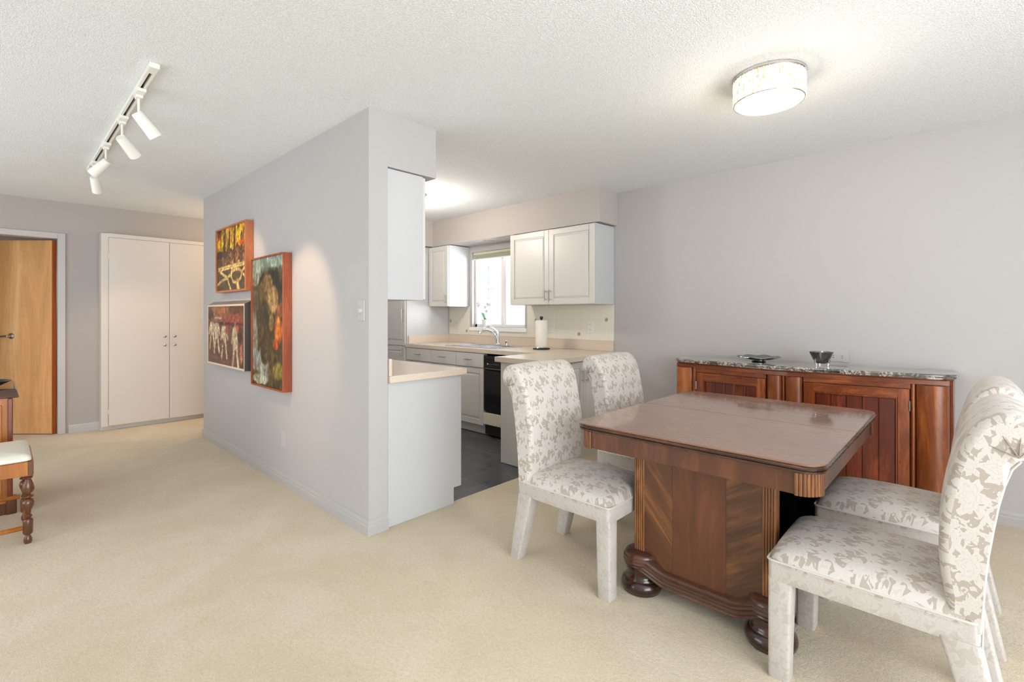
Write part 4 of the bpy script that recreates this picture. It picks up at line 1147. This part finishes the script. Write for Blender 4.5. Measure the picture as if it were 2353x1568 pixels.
    # welt down the rear corners
    for s in (-1, 1):
        pts = [(x+0.001, s*(hw-0.012+0.010*max(0, min(1, (z-0.82)/0.12))), z) for x, z in reversed(prof[19:])]
        pts = [(-0.268, s*(hw-0.010), 0.345)]+pts
        MB().tube(pts, 0.0032, 6).build('piping', 'welt', bk)
    return t
chair = build_chair()
G = 'damask dining chairs around the walnut table'
spots = [(-1.405, 2.042, 0, 'damask dining chair on the kitchen side, nearer the picture wall, all four legs in view'),
         (-1.42, 2.785, 0, 'damask dining chair behind another by the peninsula, only its back in view'),
         (-0.243, 2.058, PI, 'large foreground damask dining chair with its seat cut by the picture edge'),
         (-0.235, 2.715, PI, 'damask dining chair in front of the sideboard, behind the foreground chair')]
for i, (x, y, r, lab) in enumerate(spots):
    o = chair if i == 0 else copy_tree(chair)
    o.location = (x, y, 0); o.rotation_euler = (0, 0, r)
    tag(o, lab, 'chair', G)

# ================================================================== SIDEBOARD
SXL, SXR = -1.735, -0.085
def yf(x):
    d = (x+0.91)/0.66
    return 3.715+0.080*abs(d)**1.5+0.02*d
sb = thing('sideboard', 'bow-fronted cherry sideboard with panelled doors and a dark marble top', 'sideboard', (0, 0, 0))
def strip(mb, x0, x1, z0, z1, off0, off1, n=10):
    """a slab following the bowed front, from offset off0 (back) to off1 (front, towards the room)"""
    rings = []
    for i in range(n+1):
        x = x0+(x1-x0)*i/n; y = yf(x)
        rings.append([(x, y-off0, z0), (x, y-off0, z1), (x, y-off1, z1), (x, y-off1, z0)])
    mb.loft(rings, False)
    return mb
ZB, ZT = 0.09, 0.862
pts = [(SXL, YB-0.03)]+[(SXL+(SXR-SXL)*i/28, yf(SXL+(SXR-SXL)*i/28)+0.02) for i in range(29)]+[(SXR, YB-0.03)]
MB().prism(pts, ZB, ZT).build('carcass', 'cherry_dark', sb)
MB().prism([(x, y-0.01 if 0 < k < len(pts)-1 else y) for k, (x, y) in enumerate(pts)], 0.0, 0.11).build('plinth', 'cherry', sb)
# end panel showing at the side
B(SXR-0.0, SXR+0.018, yf(SXR)+0.03, YB-0.03, 0.0, ZT).build('side_panel', 'cherry', sb, bevel=0.003)
B(SXL-0.018, SXL, yf(SXL)+0.03, YB-0.03, 0.0, ZT).build('side_panel', 'cherry', sb, bevel=0.003)
m = MB(); strip(m, SXL+0.005, SXR-0.005, 0.835, ZT, 0, 0.006, 24); m.build('frieze', 'cherry_h', sb)
m = MB(); strip(m, -1.565, -1.045, 0.835-0.03, 0.834, 0, -0.006, 16); strip(m, -0.815, -0.262, 0.835-0.03, 0.834, 0, -0.006, 16); m.build('top_rail', 'cherry_h', sb)
# pilasters of half-round fluting
def pilaster(xs, mat='cherry_gold'):
    m = MB()
    for x0, x1, dep in xs:
        ring0 = []
        n = 14
        for i in range(n+1):
            a = PI*i/n; x = (x0+x1)/2-(x1-x0)/2*math.cos(a); y = yf((x0+x1)/2)+0.012-dep*math.sin(a)
            ring0.append((x, y))
        m.loft([[(x, y, z) for x, y in ring0+[(x1, yf(x1)+0.02), (x0, yf(x0)+0.02)]] for z in (0.11, 0.833)], True)
    m.build('pilaster', mat, sb)
pilaster([(-1.735, -1.60, 0.040), (-1.60, -1.568, 0.012)])
pilaster([(-1.040, -0.945, 0.040), (-0.945, -0.925, 0.016), (-0.925, -0.820, 0.040)])
pilaster([(-0.262, -0.240, 0.012), (-0.240, -0.085, 0.060)])
def sdoor(x0, x1, hinge):
    fr = 0.055; z0, z1 = 0.13, 0.802
    m = MB(); strip(m, x0+0.002, x1-0.002, z0+0.002, z1-0.002, -0.016, -0.0125, 12)
    d = m.build('door', 'cherry', sb)
    for a, b in ((x0, x0+fr), (x1-fr, x1)):
        m = MB(); strip(m, a, b, z0, z1, -0.012, 0.010, 4); m.build('door_stile', 'cherry', d, bevel=0.0015, seg=1)
    for a, b in ((z1-fr, z1), (z0, z0+fr)):
        m = MB(); strip(m, x0+fr, x1-fr, a, b, -0.012, 0.010, 12); m.build('door_rail', 'cherry_h', d)
    m = MB()                                                     # inner bead
    strip(m, x0+fr, x0+fr+0.010, z0+fr, z1-fr, -0.012, 0.004, 2); strip(m, x1-fr-0.010, x1-fr, z0+fr, z1-fr, -0.012, 0.004, 2)
    strip(m, x0+fr+0.01, x1-fr-0.01, z1-fr-0.010, z1-fr, -0.012, 0.004, 10)
    m.build('bead', 'cherry', d)
    m = MB(); a, b = x0+fr+0.011, x1-fr-0.011; k = 5
    for i in range(k):
        p, q = a+(b-a)*i/k, a+(b-a)*(i+1)/k
        strip(m, p+0.0018, q-0.0018, z0+fr, z1-fr-0.011, -0.012, -0.004, 3)
    m.build('door_panel', 'cherry_dark', d, bevel=0.002, seg=1)
    hxp = x1+0.002 if hinge > 0 else x0-0.002
    m = MB().box(hxp-0.003, hxp+0.003, yf(hxp)-0.016, yf(hxp)-0.008, 0.67, 0.73); m.build('hinge', 'nickel', d)
sdoor(-1.560, -1.046, -1); sdoor(-0.812, -0.266, 1)
# moulding and marble
mo = [(-1.79, YB-0.012), (-1.79, 3.92), (-1.755, 3.815)]+[(-1.70+(1.58)*i/24, yf(-1.70+1.58*i/24)-0.030) for i in range(25)]+[(-0.055, 3.87), (-0.045, 3.95), (-0.045, YB-0.012)]
MB().outline(mo, [(0.022, ZT), (0.016, ZT+0.006), (0.016, ZT+0.010)]).build('moulding', 'cherry_h', sb)
MB().outline(mo, [(0.008, ZT+0.0105), (0.003, ZT+0.013), (0.004, ZT+0.020), (0.0, ZT+0.026), (0.0, ZT+0.034), (0.004, ZT+0.0385), (0.008, ZT+0.0395)]).build('marble_top', marble('dark_marble'), sb)
SZ = ZT+0.0395

# pewter dish and bowl
def dish_ring(r, z, amp, n=48, k=8, ph=0):
    return [(r*(1+amp*math.cos(k*2*PI*i/n+ph))*math.cos(2*PI*i/n), r*(1+amp*math.cos(k*2*PI*i/n+ph))*math.sin(2*PI*i/n), z+amp*0.10*math.cos(k*2*PI*i/n)) for i in range(n)]
ds = thing('dish', 'wide shallow pewter dish with a wavy rim on the marble top', 'dish', (-1.155, 3.93, SZ+0.0005))
MB().lathe([(0.0, 0), (0.052, 0), (0.048, 0.006), (0.050, 0.014), (0, 0.014)], n=36).build('foot', 'chrome', ds)
MB().loft([dish_ring(0.02, 0.0145, 0), dish_ring(0.055, 0.0145, 0), dish_ring(0.10, 0.022, 0.01), dish_ring(0.150, 0.036, 0.03), dish_ring(0.149, 0.039, 0.03), dish_ring(0.098, 0.026, 0.01), dish_ring(0.05, 0.018, 0), dish_ring(0.02, 0.018, 0)], True).build('bowl', 'pewter', ds)
bw = thing('bowl', 'small pewter bowl on three silver feet on the marble top', 'bowl', (-0.745, 3.90, SZ+0.0005))
MB().lathe([(0.0, 0.017), (0.028, 0.018), (0.040, 0.026), (0.050, 0.045), (0.073, 0.096), (0.0715, 0.097), (0.048, 0.049), (0.036, 0.031), (0, 0.024)], n=40).build('bowl_body', 'pewter', bw)
for k in range(3):
    a = -2.2+k*2*PI/3
    MB().tube([(0.050*math.cos(a), 0.050*math.sin(a), 0.046), (0.047*math.cos(a), 0.047*math.sin(a), 0.028), (0.040*math.cos(a), 0.040*math.sin(a), 0.004), (0.041*math.cos(a), 0.041*math.sin(a), 0.0)], [0.010, 0.007, 0.004, 0.005], 10).build('foot', 'chrome', bw)

# ================================================================== far corner: dresser and stool
dr = thing('dresser', 'dark-topped oak dresser cut by the picture edge in front of the birch door', 'dresser', (-4.40, 0.0, 0))
DZt = 0.79
B(-0.50, 0.0, -1.1, 0.045, 0.07, DZt-0.0605).build('carcass', 'oak', dr)
MB().outline([(-0.54, -1.15), (0.03, -1.15), (0.03, 0.085), (-0.54, 0.085)], [(0.03, DZt-0.060), (0.006, DZt-0.058), (0.0, DZt-0.052), (0.002, DZt-0.044), (0.004, DZt-0.040), (0.010, DZt-0.012), (0.018, DZt-0.002), (0.024, DZt)]).build('top', 'dresser_top', dr)
MB().box(-0.02, 0.014, 0.034, 0.058, 0.10, DZt-0.062).build('corner_post', 'cherry', dr, bevel=0.005)
MB().box(-0.03, 0.022, 0.026, 0.076, 0.0, 0.11).build('foot', 'oak_dark', dr, bevel=0.006)
MB().box(-0.48, 0.008, -1.1, 0.050, 0.0, 0.07).build('plinth', 'oak_dark', dr, bevel=0.004)
for k in range(2):
    d = B(0.0005, 0.010, -1.04+k*0.53, -0.52+k*0.53, 0.11, DZt-0.10).build('door', 'oak', dr, bevel=0.004)
dd = thing('dish', 'dark shallow dish on the oak dresser, cut by the picture edge', 'dish', (-4.46, -0.05, DZt+0.0005))
MB().lathe([(0, 0), (0.045, 0), (0.042, 0.010), (0.06, 0.022), (0.105, 0.046), (0.103, 0.049), (0.055, 0.030), (0, 0.022)], n=36).build('dish_body', 'rubber', dd)

sl = thing('stool', 'stool with a cream seat and dark turned legs beside the dresser', 'stool', (-3.98, -0.115, 0))
rr = rrect(-0.240, 0.240, -0.236, 0.236, 0.02)
MB().loft([[(x*k, y*k, z) for x, y in rr] for k, z in ((0.96, 0.452), (1.0, 0.458), (1.0, 0.474), (0.97, 0.486), (0.88, 0.494), (0.6, 0.502), (0.2, 0.505))], True).build('seat', 'seatwhite', sl)
MB().box(-0.225, 0.225, -0.245, -0.222, 0.375, 0.451).box(-0.225, 0.225, 0.222, 0.245, 0.375, 0.451).box(-0.238, -0.215, -0.222, 0.222, 0.375, 0.451).box(0.215, 0.238, -0.222, 0.222, 0.375, 0.451).build('seat_rail', 'oak', sl, bevel=0.003)
for sx in (-1, 1):
    for sy in (-1, 1):
        x, y = sx*0.216, sy*0.222
        m = MB().lathe([(0.0000, 0.0), (0.0144, 0.0), (0.0176, 0.012), (0.0176, 0.025), (0.0120, 0.040), (0.0096, 0.046), (0.0160, 0.050), (0.0208, 0.058), (0.0208, 0.125), (0.0176, 0.134), (0.0104, 0.138), (0.0168, 0.144), (0.0176, 0.152), (0.0120, 0.158), (0.0136, 0.180), (0.0240, 0.205), (0.0264, 0.222), (0.0208, 0.240), (0.0096, 0.248), (0.0240, 0.255), (0.0240, 0.262), (0.0096, 0.270), (0.0240, 0.285), (0.0272, 0.300), (0.0208, 0.330), (0.0128, 0.352), (0.0192, 0.358), (0.0208, 0.364), (0.0144, 0.369), (0.0000, 0.37)], c=(x, y), n=24)
        m.box(x-0.020, x+0.020, y-0.020, y+0.020, 0.3705, 0.4515)
        m.build('leg', 'oak_dark', sl)
m = MB().tube([(-0.2, 0.222, 0.088), (0.2, 0.222, 0.088)], 0.013, 8).tube([(-0.2, -0.222, 0.088), (0.2, -0.222, 0.088)], 0.013, 8).tube([(0.216, -0.2, 0.088), (0.216, 0.2, 0.088)], 0.013, 8).tube([(-0.216, -0.2, 0.15), (-0.216, 0.2, 0.15)], 0.012, 8)
m.build('stretcher', 'oak', sl)
